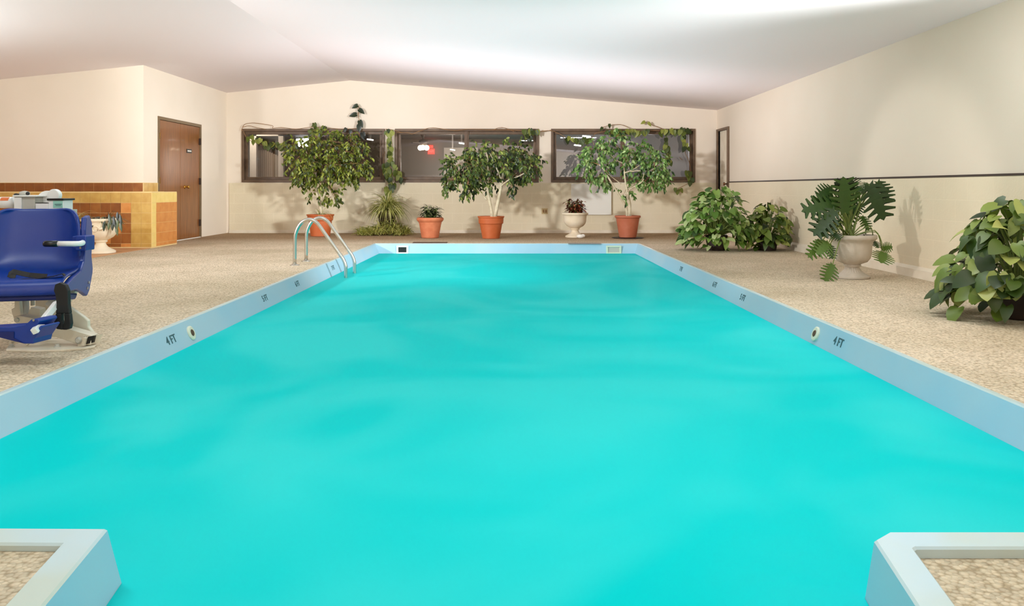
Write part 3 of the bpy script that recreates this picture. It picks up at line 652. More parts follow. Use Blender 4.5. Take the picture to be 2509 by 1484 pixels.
m = MB(); m.prism([P(x, y, 4.70) for x, y in reversed([(35, 735), (47, 735), (52, 780), (46, 790), (36, 788), (28, 765), (27, 757), (35, 753)])], (0, .03, 0)); m.build('mast_bracket', 'lift_white', lift, bevel=.004)
m = MB(); m.bar(P(128, 786, 4.82), P(217, 657, 4.98), .045, .045, up=(0, 1, 0)); st = m.build('strut', 'lift_white', lift, bevel=.006)
# head of the lift: control box, motor and battery boxes above the backrest
d = 5.0
def pb(mb, x0, x1, y0, y1, d0, d1): a = P(x0, y1, d0); b = P(x1, y0, d0); mb.box(a.x, b.x, d0, d1, a.z, b.z)
m = MB(); pb(m, 25, 155, 514, 540, 5.0, 5.16); hp = m.build('head_bracket', 'lift_grey', lift)
m = MB(); pb(m, 34, 85, 481, 514, d, d+.12); cb_ = m.build('control_box', 'lift_grey', lift, bevel=.004)
m = MB(); pb(m, 34, 52, 483, 514, d-.012, d); m.build('pilaster', 'lift_bright', cb_, bevel=.002)
m = MB(); pb(m, 30, 90, 478, 482, d-.02, d+.13); m.build('lid', 'lift_bright', cb_, bevel=.003)
m = MB(); q = P(60, 474, d+.05); m.ball(q, .033, 12, (1, .8, .5)); m.build('knob', 'lift_grey', cb_, smooth=True)
m = MB(); q = P(40, 477, d+.04); m.ball(q, .016, 8, (1, 1, .6)); m.build('button', 'black', cb_, smooth=True)
m = MB(); q = P(68, 474, d+.01); m.ball(q, .012, 8); m.build('button', 'black', cb_, smooth=True)
m = MB(); z_ = P(0, 496, d+.05).z; m.tube([(P(v, 0, d+.05).x, d+.05, z_) for v in (-60, 1, 3, 34)], [.03, .032, .035, .035], 20); mo = m.build('motor_housing', 'lift_bright', lift, smooth=True)
m = MB(); c0 = Vector((0, d+.05, z_)); xa, xb = P(8, 0, d+.05).x, P(28, 0, d+.05).x
arc = [(c0+Vector((0, -math.cos(t)*.0362, math.sin(t)*.0362))) for t in (.35, .6, .85, 1.1)]
n = m.add([p+Vector((x, 0, 0)) for p in arc for x in (xa, xb)])
for i in range(3): m.face([n+2*i, n+2*i+1, n+2*i+3, n+2*i+2])
m.build('sticker', 'orange_label', mo)
m = MB(); q = P(114, 493, d+.09); m.tube([q, q+Vector((0, .03, 0))], .066, 28); q2 = P(130, 478, d+.08); m.tube([q2, q2+Vector((0, .04, 0))], .038, 24); m.build('gear_cover', 'lift_bright', lift, bevel=.006)
m = MB(); q = P(134.5, 500, 4.97); bx = MB(); pb(bx, 116, 155, 490, 514, 4.96, 5.07); ba = bx.build('battery_box', 'lift_bright', lift, bevel=.003)
m = MB(); pb(m, 114, 156, 486, 491, 4.95, 5.08); m.build('battery_lid', 'black', ba, bevel=.003)
m = MB(); pb(m, 130, 153, 492, 509, 4.957, 4.96); lb = m.build('sticker', 'teal_label', ba)
m = MB(); pb(m, 134, 151, 499.5, 501, 4.955, 4.957); pb(m, 136, 149, 503, 504, 4.955, 4.957); m.build('sticker_line', 'ink', lb)
bx = MB(); pb(bx, 87, 117, 498, 514, 4.95, 5.03); s2 = bx.build('connector_box', 'lift_bright', lift, bevel=.002)
m = MB(); pb(m, 86.5, 117, 496.5, 498, 4.949, 5.031); m.build('connector_lid', 'black', s2)
# belt
def ribbon(mb, pts, w, side):
    prev = None
    for p in pts:
        n = mb.add([Vector(p)+Vector(side)*w/2, Vector(p)-Vector(side)*w/2])
        if prev is not None: mb.face([prev, prev+1, n+1, n])
        prev = n
m = MB(); yy = 4.33
out = [(131, 712), (134, 697), (146, 692), (160, 698), (166, 712), (167, 745), (170, 775), (173, 793), (170, 806), (162, 808), (138, 806), (131, 793), (134, 765), (138, 745), (135, 722)]
hole = [(150, 768), (154, 768), (156, 780), (156, 790), (153, 797), (150, 785)]
m.prism([P(x, y, yy) for x, y in reversed([(131, 712), (134, 697), (146, 692), (160, 698), (166, 712), (167, 745), (170, 768), (136, 768), (138, 745), (135, 722)])], (0, .03, 0))
m.prism([P(x, y, yy) for x, y in reversed([(170, 768), (173, 793), (170, 806), (162, 808), (153, 808), (153, 797), (157, 790), (156, 768)])], (0, .03, 0))
m.prism([P(x, y, yy) for x, y in reversed([(153, 808), (138, 806), (131, 793), (136, 768), (150, 768), (150, 785), (153, 797)])], (0, .03, 0))
belt = m.build('seat_belt', 'black_rubber', lift, bevel=.004)
m = MB(); bpth = [Lc(-.25, .30, .414), Lc(-.12, .34, .408), Lc(0, .35, .408), Lc(.1, .34, .41), Lc(.2, .38, .425), Lc(.25, .40, .44), Lc(.262, .405, .43)]
ribbon(m, bpth, .035, Lc(0, 1, 0)-Lc(0, 0, 0)); ribbon(m, [Lc(-.02, .28, .415), Lc(-.06, .27, .43), Lc(-.04, .26, .445), Lc(.05, .28, .425), Lc(.15, .33, .42)], .03, Vector((0, .5, .8))); m.build('lap_strap', 'black_rubber', belt, solid=.004)

# ---------------------------------------------------------------- pots
def pot_plain(root, c, rt, rb, h, mt, band=.0, stepz=.0):
    c = Vector(c); m = MB()
    if band: pr = [(rb*.9, 0), (rb, .006), (rt*.86, h-band), (rt*.94, h-band+.012), (rt*.97, h-.03), (rt, h-.026), (rt*1.03, h-.014), (rt*1.02, h), (rt*.92, h-.002), (rt*.84, h-.035)]
    else: pr = [(rb*.92, 0), (rb, .008), (rt*.90, h-.045), (rt*.98, h-.035), (rt, h-.018), (rt*.98, h), (rt*.9, h), (rt*.84, h-.03)]
    m.lathe(pr, c, 36); o = m.build('pot', mt, root, smooth=True); o.modifiers.new('e', 'EDGE_SPLIT').split_angle = R(40)
    m = MB(); m.lathe([(rt*.84, h-.04), (rt*.84, h-.03), (rt*.4, h-.02)], c, 24); m.build('soil', 'soil', root)
    return o
def urn(root, c, s, mt, flute=True):
    bell = [(.150, 0), (.178, .004), (.18, .022), (.15, .04), (.11, .06), (.085, .085), (.07, .11), (.07, .122), (.088, .128), (.092, .14), (.084, .15), (.10, .158), (.155, .18), (.185, .22), (.196, .27), (.20, .33), (.205, .37), (.215, .40), (.245, .425), (.25, .43), (.252, .455), (.245, .47), (.212, .47), (.195, .44)]
    pr = [(.150, 0), (.185, .004), (.186, .03), (.16, .045), (.13, .06), (.085, .09), (.066, .12), (.062, .14), (.078, .15), (.085, .16), (.078, .172), (.10, .185), (.155, .215), (.195, .262), (.21, .31), (.212, .36), (.218, .405), (.228, .425), (.246, .435), (.25, .455), (.24, .468), (.212, .468), (.195, .44)]
    if flute: pr = bell
    pr = [(r*s, z*s) for r, z in pr]
    def mod(i, j, n, r): return (.005*s*math.cos(j*math.pi/1)*1 if flute and i in (2, 3, 4, 5, 6) else 0)
    m = MB(); m.lathe(pr, c, 48, mod); o = m.build('urn', mt, root, smooth=True); o.modifiers.new('e', 'EDGE_SPLIT').split_angle = R(50)
    m = MB(); m.lathe([(.195*s, .43*s), (.195*s, .44*s), (.08*s, .452*s)], c, 24); m.build('soil', 'soil', root)
    return o

OV = [(0, 0, 0), (.15, .15, .55), (.4, .4, 1), (.7, .7, .75), (.9, .9, .3), (1, 1, 0)]
ROUND = [(0, -.16, .5), (.03, -.04, .92), (.28, .25, 1.08), (.58, .56, .95), (.82, .82, .55), (.95, .95, .2), (1, 1, 0)]
HEART = [(0, -.16, .35), (.04, -.02, .85), (.3, .27, 1), (.6, .58, .75), (.85, .84, .32), (1, 1, 0)]
ARROW = [(0, -.26, .62), (.03, -.1, .88), (.22, .12, .95), (.5, .42, .8), (.8, .76, .42), (1, 1, 0)]
LAN = [(0, 0, .15), (.3, .3, .9), (.6, .6, 1), (.85, .85, .5), (1, 1, 0)]
def lobed(n=6):
    pr = [(0, -.10, .30)]
    for i in range(n):
        t = (i+.15)/n; env = (math.sin(math.pi*(.18+.74*t))**.8)
        pr.append((t, t-.01, env*.34)); pr.append((t+.3/n, t+.55/n+.03, env)); pr.append((t+.42/n, t+.85/n+.03, env*.95)); pr.append((t+.6/n, t+.62/n, env*.36))
    pr.append((1, 1.06, 0)); return pr
LOB = lobed()

def ficus(label, potpx, potargs, trunks, blobs, leafmat, group='ficus trees in terracotta pots'):
    px, py, d = potpx; base = P(px, py, d); base.z = 0
    root = thing('potted_ficus_tree', label, 'potted tree', base, group)
    rt, rb, h, mt, band = potargs; pot_plain(root, base, rt, rb, h, mt, band)
    tips = []
    for tr, r0 in trunks:
        pts = [P(x, y, d+dy) for x, y, dy in tr]; n = len(pts)
        sm = []
        for i in range(n-1):
            p0, p1, p2, p3 = (pts[max(0, min(n-1, j))] for j in (i-1, i, i+1, i+2))
            for t in (0, .34, .67): sm.append(.5*((2*p1)+(p2-p0)*t+(2*p0-5*p1+4*p2-p3)*t*t+(3*p1-p0-3*p2+p3)*t**3))
        sm.append(pts[-1]); k = len(sm)
        m = MB(); m.tube(sm, [r0*(1-.65*i/(k-1)) for i in range(k)], 9); m.build('trunk' if r0 > .02 else 'branch', 'bark', root, smooth=True)
        tips += sm[len(sm)//2:]
    lv = MB(); tw = MB()
    for bx, by, rx, ry, dy, rd, nt in blobs:
        c0 = P(bx, by, d+dy); k = d/F; nr = min(tips, key=lambda q: (q-c0).length)
        tw.tube([nr, (nr+c0)/2+Vector((rr(-.03, .03), 0, .04)), c0], [.009, .006, .003], 5)
        for _ in range(nt):
            while True:
                u = Vector((rr(-1, 1), rr(-1, 1), rr(-1, 1)))
                if u.length <= 1: break
            u = u.normalized()*(u.length**.45)
            p = c0+Vector((u.x*rx*k, u.y*rd, u.z*ry*k))
            dr_ = (u+Vector((rr(-.5, .5), rr(-.7, .3), rr(-.7, .1)))).normalized()
            Lt = rr(.09, .17); nl = random.randint(5, 8); e = p+dr_*Lt-Vector((0, 0, .04))
            if random.random() < .6: tw.tube([p-(p-c0)*.35, p, e], [.004, .003, .0015], 4, cap=False)
            sh = rr(-.2, .2)
            for q in range(nl):
                t = (q+.5)/nl; b0 = p.lerp(e, t)
                ld_ = (dr_*.5+Vector((rr(-.8, .8), rr(-.8, .5), rr(-1.1, -.1)))).normalized()
                nrm = Vector((rr(-.5, .5), -.9+rr(-.5, .5), rr(.1, .9)))
                L_ = rr(.055, .085); lv.leaf(b0, ld_, nrm, L_, L_*.5, OV, .25, .25, a=max(0, min(1, rr(0, .9)+sh)))
    tw.build('twigs', 'bark_brown', root); lv.build('foliage', leafmat, root, smooth=True)
    return root
# first ficus, by the ladder
ficus('ficus tree with dense dark green crown behind the pool ladder', (785, 577, 15.4), (.25, .18, .41, 'terracotta', .12),
      [([(790, 528, 0), (784, 505, 0), (776, 470, 0), (768, 435, 0), (758, 400, -.05), (750, 370, -.05)], .035),
       ([(782, 528, .02), (790, 500, .05), (797, 470, .1), (808, 440, .1), (822, 410, .1), (840, 370, .1)], .03),
       ([(788, 500, 0), (796, 470, .0), (800, 445, 0), (790, 410, 0), (785, 370, .1)], .018),
       ([(776, 470, 0), (760, 440, -.1), (740, 410, -.1), (725, 395, -.1)], .014)],
      [(745, 372, 38, 34, -.1, .3, 60), (728, 405, 26, 30, -.15, .25, 36), (790, 350, 48, 34, 0, .35, 74), (790, 400, 44, 36, -.1, .35, 70), (842, 355, 42, 34, .1, .35, 60), (835, 402, 46, 36, 0, .4, 66),
       (878, 385, 28, 34, .1, .3, 38), (868, 420, 36, 24, .1, .3, 40), (742, 432, 24, 16, -.1, .2, 22), (800, 432, 36, 18, 0, .3, 26), (776, 470, 18, 10, 0, .15, 10), (815, 476, 22, 12, 0, .2, 18), (772, 322, 12, 12, 0, .15, 8), (715, 345, 14, 14, -.1, .15, 8)], 'ficus_leaf')
ficus('ficus tree with two bare pale trunks and wide crown in an orange pot', (1203, 585, 14.7), (.235, .155, .40, 'terracotta', .14),
      [([(1206, 535, 0), (1203, 512, 0), (1197, 480, 0), (1194, 450, 0), (1195, 420, 0), (1195, 390, 0), (1190, 370, 0)], .034),
       ([(1212, 535, 0), (1218, 505, 0), (1225, 470, 0), (1230, 445, .05), (1233, 420, .05), (1240, 395, .05), (1250, 372, .05)], .036),
       ([(1193, 490, 0), (1180, 475, 0), (1165, 460, -.05), (1148, 452, -.1)], .016),
       ([(1228, 455, 0), (1245, 442, -.05), (1270, 432, -.1), (1288, 422, -.1)], .018),
       ([(1228, 440, 0), (1218, 415, -.1), (1210, 395, -.1), (1200, 375, -.1)], .014)],
      [(1110, 408, 26, 24, 0, .25, 30), (1100, 440, 16, 20, 0, .2, 14), (1140, 398, 30, 28, -.05, .3, 44), (1130, 432, 32, 20, 0, .3, 34), (1180, 375, 32, 26, 0, .3, 42), (1170, 412, 34, 24, 0, .35, 42),
       (1230, 370, 34, 22, 0, .35, 42), (1222, 405, 34, 22, 0, .35, 38), (1275, 375, 32, 26, 0, .3, 42), (1300, 405, 24, 24, 0, .25, 28), (1270, 415, 32, 24, 0, .3, 34), (1150, 460, 22, 12, 0, .2, 16), (1258, 450, 18, 9, 0, .15, 8), (1212, 450, 18, 9, 0, .15, 7), (1185, 440, 40, 12, .1, .2, 18), (1088, 456, 8, 6, 0, .1, 3)], 'ficus_leaf_dark')
ficus('ficus tree with twisted white branches and light green crown', (1538, 583, 14.8), (.235, .155, .395, 'terracotta_red', 0),
      [([(1537, 533, 0), (1534, 510, 0), (1520, 485, -.03), (1505, 460, -.05), (1488, 432, -.1), (1478, 415, -.1), (1468, 405, -.15)], .026),
       ([(1541, 533, 0), (1543, 505, 0), (1538, 475, 0), (1533, 450, 0), (1530, 425, 0), (1529, 402, 0)], .028),
       ([(1545, 533, 0), (1544, 500, 0), (1540, 470, 0), (1556, 458, -.05), (1572, 448, -.1), (1577, 440, -.1)], .02),
       ([(1540, 466, 0), (1548, 458, .05), (1568, 448, .05), (1576, 435, .05), (1577, 425, .05)], .015),
       ([(1530, 425, 0), (1545, 420, 0), (1565, 408, -.05), (1580, 395, -.1)], .014),
       ([(1529, 402, 0), (1512, 395, 0), (1498, 382, -.05), (1492, 365, -.1), (1495, 345, -.1)], .013),
       ([(1529, 402, 0), (1538, 390, 0), (1540, 370, 0)], .011),
       ([(1545, 422, 0), (1560, 420, -.05), (1590, 420, -.1), (1605, 412, -.1)], .011),
       ([(1522, 452, 0), (1505, 440, 0), (1490, 428, 0)], .010)],
      [(1462, 372, 26, 26, -.1, .25, 34), (1500, 348, 30, 24, .1, .3, 34), (1440, 405, 24, 24, 0, .25, 26), (1475, 415, 24, 26, .1, .25, 20), (1465, 440, 22, 12, 0, .2, 14), (1520, 385, 24, 20, .1, .3, 20),
       (1565, 372, 32, 22, 0, .3, 36), (1600, 390, 28, 24, 0, .3, 34), (1620, 412, 20, 22, 0, .25, 24), (1590, 435, 30, 18, .1, .25, 24), (1555, 405, 26, 18, .1, .25, 16), (1530, 475, 18, 8, 0, .15, 6), (1610, 445, 20, 14, 0, .2, 12), (1555, 440, 20, 14, .15, .2, 10)], 'ficus_leaf_pale')
m = MB(); q = P(1538, 583, 14.8); m.lathe([(.26, 0), (.29, .009), (.28, .012), (.1, .012)], (q.x, q.y, 0), 32)
bpy.data.objects['potted_ficus_tree.002'].location.z = .013
tag(m.build('plant_saucer', 'saucer'), 'flat dark saucer under the rightmost terracotta pot', 'saucer')

# embossed pot with small dark plant
d = 14.85; c0 = P(1054, 583, d); c0.z = 0
root = thing('potted_plant', 'pinkish embossed terracotta pot with a small dark green plant', 'potted plant', c0, 'small potted plants by the far wall')
m = MB(); h = .375
def emb(i, j, n, r): return (.0035*math.sin(j*.9+i*1.7)*math.sin(i*1.3+j*.35) if 2 <= i <= 11 else 0)
pr = [(.14, 0), (.155, .008)]+[(.158+.044*t/9, .02+.24*t/9) for t in range(10)]+[(.207, .275), (.205, .285), (.225, .3), (.243, .325), (.246, .345), (.235, .37), (.21, .375), (.19, .35)]
m.lathe(pr, c0, 64, emb); m.build('pot', 'terracotta_pink', root, smooth=True)
m = MB(); m.lathe([(.195, .34), (.195, .35), (.08, .36)], c0, 20); m.build('soil', 'soil', root)
def tuft(root, c, n, h0, h1, spread, L, W, mt, prof=LAN, nstem=8, name='foliage', cm='stem_green'):
    lv = MB(); sm = MB()
    for i in range(nstem):
        an = rr(0, 6.28); rdis = spread*(rr(0, 1)**.5); top = Vector((c[0]+math.cos(an)*rdis, c[1]+math.sin(an)*rdis, c[2]+rr(h0, h1)))
        b0 = Vector((c[0]+math.cos(an)*.04, c[1]+math.sin(an)*.04, c[2]-.02)); mid_ = (b0+top)/2+Vector((math.cos(an), math.sin(an), 0))*.02
        sm.tube([b0, mid_, top], [.007, .006, .004], 5)
        for q in range(n):
            t = .35+.65*q/max(1, n-1); p = b0.lerp(top, t)+(mid_-(b0+top)/2)*(1-abs(2*t-1)); a2 = q*2.4+rr(-.4, .4)
            dd = Vector((math.cos(a2), math.sin(a2), rr(-.1, .8))); lv.leaf(p, dd, (0, 0, 1), L*rr(.7, 1.15), W*rr(.8, 1.1), prof, .35, .2)
    sm.build('stems', cm, root); lv.build(name, mt, root, smooth=True)
tuft(root, (c0.x, c0.y, .35), 10, .07, .24, .19, .13, .038, 'dark_leaf', nstem=24)

# far white urn with croton
d = 15.0; c0 = P(1409, 582, d); c0.z = 0
root = thing('urn_planter', 'cream pedestal urn with a reddish brown leafy plant at the far wall', 'urn planter', c0, 'pedestal urn planters')
urn(root, c0, .97, 'stone', False)
tuft(root, (c0.x, c0.y, .43), 12, .10, .29, .19, .12, .046, 'croton_leaf', nstem=26)
m = MB(); q = P(1418, 577, 14.85); m.ball((q.x+.02, 14.74, .035), .035, 10, (2.0, 1, 1.0)); m.ball((q.x+.07, 14.76, .04), .035, 10, (1.2, 1, 1))
tag(m.build('white_stone', 'white_paint', smooth=True), 'small smooth white stone lying against the foot of the far urn', 'stone')

# left urn, leaning against nothing, with drooping dark leaves
d = 11.35; c0 = P(247, 620, d); c0.z = 0.004
root = thing('urn_planter', 'cream pedestal urn with drooping dark leaves behind the blue lift chair', 'urn planter', c0, 'pedestal urn planters')
urn(root, c0, 1.03, 'stone', False)
m = MB(); q = Vector((c0.x+.03, c0.y-.20, .34)); 
sp_ = [(q+Vector((math.cos(t)*(.055-.0065*t), -.01, math.sin(t)*(.055-.0065*t)))) for t in [i*.4 for i in range(18)]]
m.tube(sp_, [.014]*17+[.006], 8); m.tube([q+Vector((.05, -.02, 0)), q+Vector((.10, .0, .02)), q+Vector((.15, .05, .06))], [.02, .016, .008], 8); m.build('scroll_relief', 'stone', root, smooth=True)
lv = MB(); cx, cy, cz = c0.x+.02, c0.y, .47
for i in range(90):
    an = rr(0, 6.28); r0 = rr(0, .17); b0 = Vector((cx+math.cos(an)*r0, cy+math.sin(an)*r0*.9, cz)); o_ = Vector((math.cos(an), math.sin(an), 0))
    L_ = rr(.10, .2); dr_ = (o_+Vector((.3, -.2, rr(.2, 1.0)))).normalized()
    lv.leaf(b0, dr_, (0, 0, 1), L_, .035, LAN, .8, .2)
for x, y in ((258, 545), (280, 535), (292, 540), (288, 555), (298, 530), (270, 530), (292, 525), (283, 548), (296, 550), (275, 545)):
    b0 = P(x-4+rr(-3, 3), y-6, 11.15); lv.leaf(b0, (rr(-.1, .3), -.2, -1), (0, -1, .2), rr(.12, .18), .045, LAN, .1, .2)
    lv.blade([Vector((cx+.1, cy-.05, cz)), (Vector((cx+.1, cy-.05, cz))+b0)/2+Vector((0, 0, .07)), b0], .012, Vector((0, 1, 0)))
lv.build('foliage', 'dark_leaf', root, smooth=True)

# spider plants
def spider(root, c, n, L0, L1, w, mt, ymin=-9, up=(.5, 1.3), name='foliage'):
    lv = MB()
    for i in range(n):
        an = rr(0, 6.28); L_ = rr(L0, L1); el = rr(*up); o_ = Vector((math.cos(an), math.sin(an), 0)); sd = Vector((-math.sin(an), math.cos(an), 0)); p = Vector(c)+o_*rr(0, .05); v = o_*math.cos(el)+Vector((0, 0, math.sin(el))); pts = [p.copy()]
        for k_ in range(7):
            p = p+v*L_/7; v = (v+Vector((0, 0, -.38))+o_*.04).normalized()
            if p.z < .01: p.z = .01+rr(0, .01)
            if p.y > YB-.04: p.y = YB-.04-rr(0, .02)
            pts.append(p.copy())
        lv.blade(pts, w*rr(.8, 1.2), sd)
    lv.build(name, mt, root)
d = 15.9; q = P(948, 560, d)
root = thing('spider_plant', 'brown pot overflowing with striped spider plant on a low stand', 'potted plant', (q.x, d, 0), 'spider plants')
m = MB(); zb = P(0, 556, d).z; m.box(q.x-.14, q.x+.14, d-.14, d+.14, zb-.03, zb)
for sx in (-1, 1):
    for sy in (-1, 1): m.box(q.x+sx*.12-.015, q.x+sx*.12+.015, d+sy*.12-.015, d+sy*.12+.015, 0, zb-.03)
m.build('stand', 'lobby_dark', root)
c1 = Vector((q.x, d, zb)); m = MB(); m.lathe([(.12, 0), (.13, .01), (.185, .27), (.2, .28), (.2, .30), (.17, .3), (.16, .27)], c1, 28); m.build('pot', 'lobby_dark', root, smooth=True)
m = MB(); m.lathe([(.165, .26), (.165, .27), (.08, .28)], c1, 20); m.build('soil', 'soil', root)
spider(root, c1+Vector((0, 0, .30)), 330, .35, .66, .022, 'spider_leaf', up=(.35, 1.5))
lv = MB(); ct = P(938, 572, 15.6)
for i in range(1000):
    t = rr(-1, 1); x = ct.x+t*.46; y = 15.62+rr(-.2, .55); h = .07+.30*math.exp(-((x-ct.x-.06)/.22)**2)*rr(.3, 1)
    h *= 1 if y > 15.6 else .5
    p = Vector((x, y, h*rr(.1, 1))); an = rr(0, 6.28); o_ = Vector((math.cos(an), math.sin(an)*.8, 0)); v = (o_*.8+Vector((0, 0, rr(.2, 1.4)))).normalized(); L_ = rr(.14, .3); pts = [p.copy()]
    for k_ in range(5):
        p = p+v*L_/5; v = (v+Vector((0, 0, -.4))).normalized(); p.z = max(p.z, .006); p.y = min(p.y, YB-.05); pts.append(p.copy())
    lv.blade(pts, .016, Vector((-o_.y, o_.x, 0)).normalized())
tag(lv.build('trailing_grass_plant', 'grass_leaf'), 'heap of yellow-green spider plantlets spilling on the floor under the spider plant', 'plant')
# runners of grass in the first ficus pot
root = bpy.data.objects['potted_ficus_tree']
q = P(785, 526, 15.4); spider(root, q+Vector((0, -.02, -.03)), 34, .25, .38, .008, 'grass_leaf', up=(.7, 1.4), name='undergrowth')
d = 11.9; q = P(172, 605, d)
root = thing('spider_plant', 'pale striped spider plant peeking out behind the blue chair', 'potted plant', (q.x, d, 0.004), 'spider plants')
m = MB(); m.lathe([(.12, 0), (.14, .01), (.17, .30), (.185, .31), (.185, .33), (.15, .33)], (q.x, d, .004), 24); m.build('pot', 'terracotta', root, smooth=True)
spider(root, Vector((q.x, d, .32)), 110, .35, .5, .016, 'spider_leaf', up=(.7, 1.4))

# ---------------------------------------------------------------- climbing vines on the far wall
def smoothpath(pts, n=4):
    out = []; k = len(pts)
    for i in range(k-1):
        p0, p1, p2, p3 = (pts[max(0, min(k-1, j))] for j in (i-1, i, i+1, i+2))
        for t in range(n): t = t/n; out.append(.5*((2*p1)+(p2-p0)*t+(2*p0-5*p1+4*p2-p3)*t*t+(3*p1-p0-3*p2+p3)*t**3))
    out.append(pts[-1]); return out
def vine(label, strands, leaves, lm='vine_leaf', r=.0055):
    allp = [P(x, y, YB-.075) for s_ in strands for x, y in s_]; x0 = sum(p.x for p in allp)/len(allp); z0 = min(p.z for p in allp)
    root = thing('climbing_vine', label, 'vine', (x0, YB-.075, z0), 'vines trained over the windows')
    sm = MB()
    for s_ in strands: sm.tube(smoothpath([P(x, y, YB-.075+rr(-.02, .01)) for x, y in s_]), r, 5)
    sm.build('stem', 'bark_brown', root)
    lv = MB()
    for it in leaves:
        if len(it) == 5:              # run of leaves along a line: x0,y0,x1,y1,count
            xa, ya, xb, yb_, n = it
            for i in range(n):
                t = (i+.5)/n; p = P(xa+(xb-xa)*t+rr(-3, 3), ya+(yb_-ya)*t+rr(-5, 5), YB-.1+rr(-.05, .01)); L_ = rr(.085, .13)
                lv.leaf(p, (rr(-.6, .6), rr(-.25, 0), -1), (rr(-.4, .4), -1, .25), L_, L_*.85, HEART, .1, .15)
        else:
            x, y, dx, dz, L_ = it[:5]; p = P(x, y, YB-.1); lv.leaf(p, (dx, -.15, dz), (.1, -1, .2), L_, L_*.7, HEART, .15, .2, a=it[5])
    lv.build('leaves', lm, root, smooth=True)
vine('vine along the top of the leftmost window with a leaf chain dipping into it', [[(592, 320), (598, 306), (618, 301), (640, 303), (668, 308), (668, 314), (690, 312), (725, 316), (765, 311), (800, 313), (840, 316), (880, 314)], [(594, 312), (610, 308), (632, 313), (650, 316)], [(597, 322), (607, 340), (640, 355), (670, 362), (705, 358), (735, 345)]],
     [(605, 335, 705, 362, 17), (650, 352, 712, 352, 10), (757, 318, 800, 312, 8), (773, 300, 0, -1, .0, .5), (770, 302, .3, -1, .13, .3)])
vine('pale vine stalk rising above the leftmost window with five drooping leaves', [[(882, 335), (876, 312), (880, 295), (878, 280), (880, 263), (872, 258)]],
     [(876, 258, -1, -.45, .13, .4), (880, 268, .8, -.6, .14, .3), (873, 280, -1, -.2, .15, .35), (881, 296, .5, -1, .15, .3), (880, 306, .0, -1, .15, .2), (888, 325, .3, -1, .15, 0), (860, 318, -.3, -1, .1, .1), (848, 314, -.4, -.8, .1, .2)], 'dark_leaf', .008)
vine('leafy vine hanging down the pier between the leftmost and middle windows', [[(945, 316), (955, 325), (950, 350), (955, 380), (950, 410), (957, 440), (950, 470), (948, 500)], [(958, 330), (962, 370), (955, 400), (962, 430), (958, 460), (955, 500)], [(944, 370), (940, 400), (948, 430)], [(945, 316), (962, 318), (985, 325)], [(952, 420), (965, 440), (980, 435), (995, 437)]],
     [(952, 325, 960, 400, 20), (950, 395, 958, 460, 24), (942, 400, 955, 430, 8), (965, 405, 985, 440, 9), (940, 415, 965, 450, 12), (943, 318, 966, 320, 4), (945, 455, 962, 495, 9)])
vine('thin nearly bare vine across the top of the middle window', [[(970, 325), (1000, 325), (1010, 328), (1030, 320), (1055, 313), (1080, 315), (1115, 320), (1150, 316), (1200, 318), (1250, 318), (1300, 322), (1330, 322), (1352, 318)], [(1208, 318), (1230, 312), (1260, 322)]],
     [(1285, 318, 1316, 318, 9), (1290, 330, 1300, 335, 4)])
vine('vine festooned across the top of the rightmost window with leaves hanging down its right side', [[(1322, 322), (1350, 320), (1375, 330), (1400, 345), (1425, 348), (1450, 338), (1462, 325), (1500, 322), (1540, 325), (1600, 320), (1650, 322), (1690, 322)], [(1475, 312), (1495, 307), (1520, 305), (1545, 315)], [(1580, 298), (1595, 305), (1640, 322)], [(1632, 322), (1635, 350), (1632, 390)], [(1675, 325), (1680, 345), (1678, 370), (1688, 395), (1692, 420), (1690, 445), (1675, 455), (1660, 462)], [(1665, 385), (1672, 392)]],
     [(1385, 338, 1450, 340, 11), (1490, 322, 1590, 322, 17), (1615, 320, 1690, 318, 18), (1628, 335, 1640, 395, 16), (1672, 330, 1684, 365, 7), (1685, 415, 1695, 440, 7), (1652, 460, 1668, 462, 3), (1476, 312, -.4, -.6, .09, .1), (1493, 304, .1, -1, .09, .1), (1580, 298, -.6, -.3, .1, .9), (1588, 300, .5, -.6, .1, .9)])

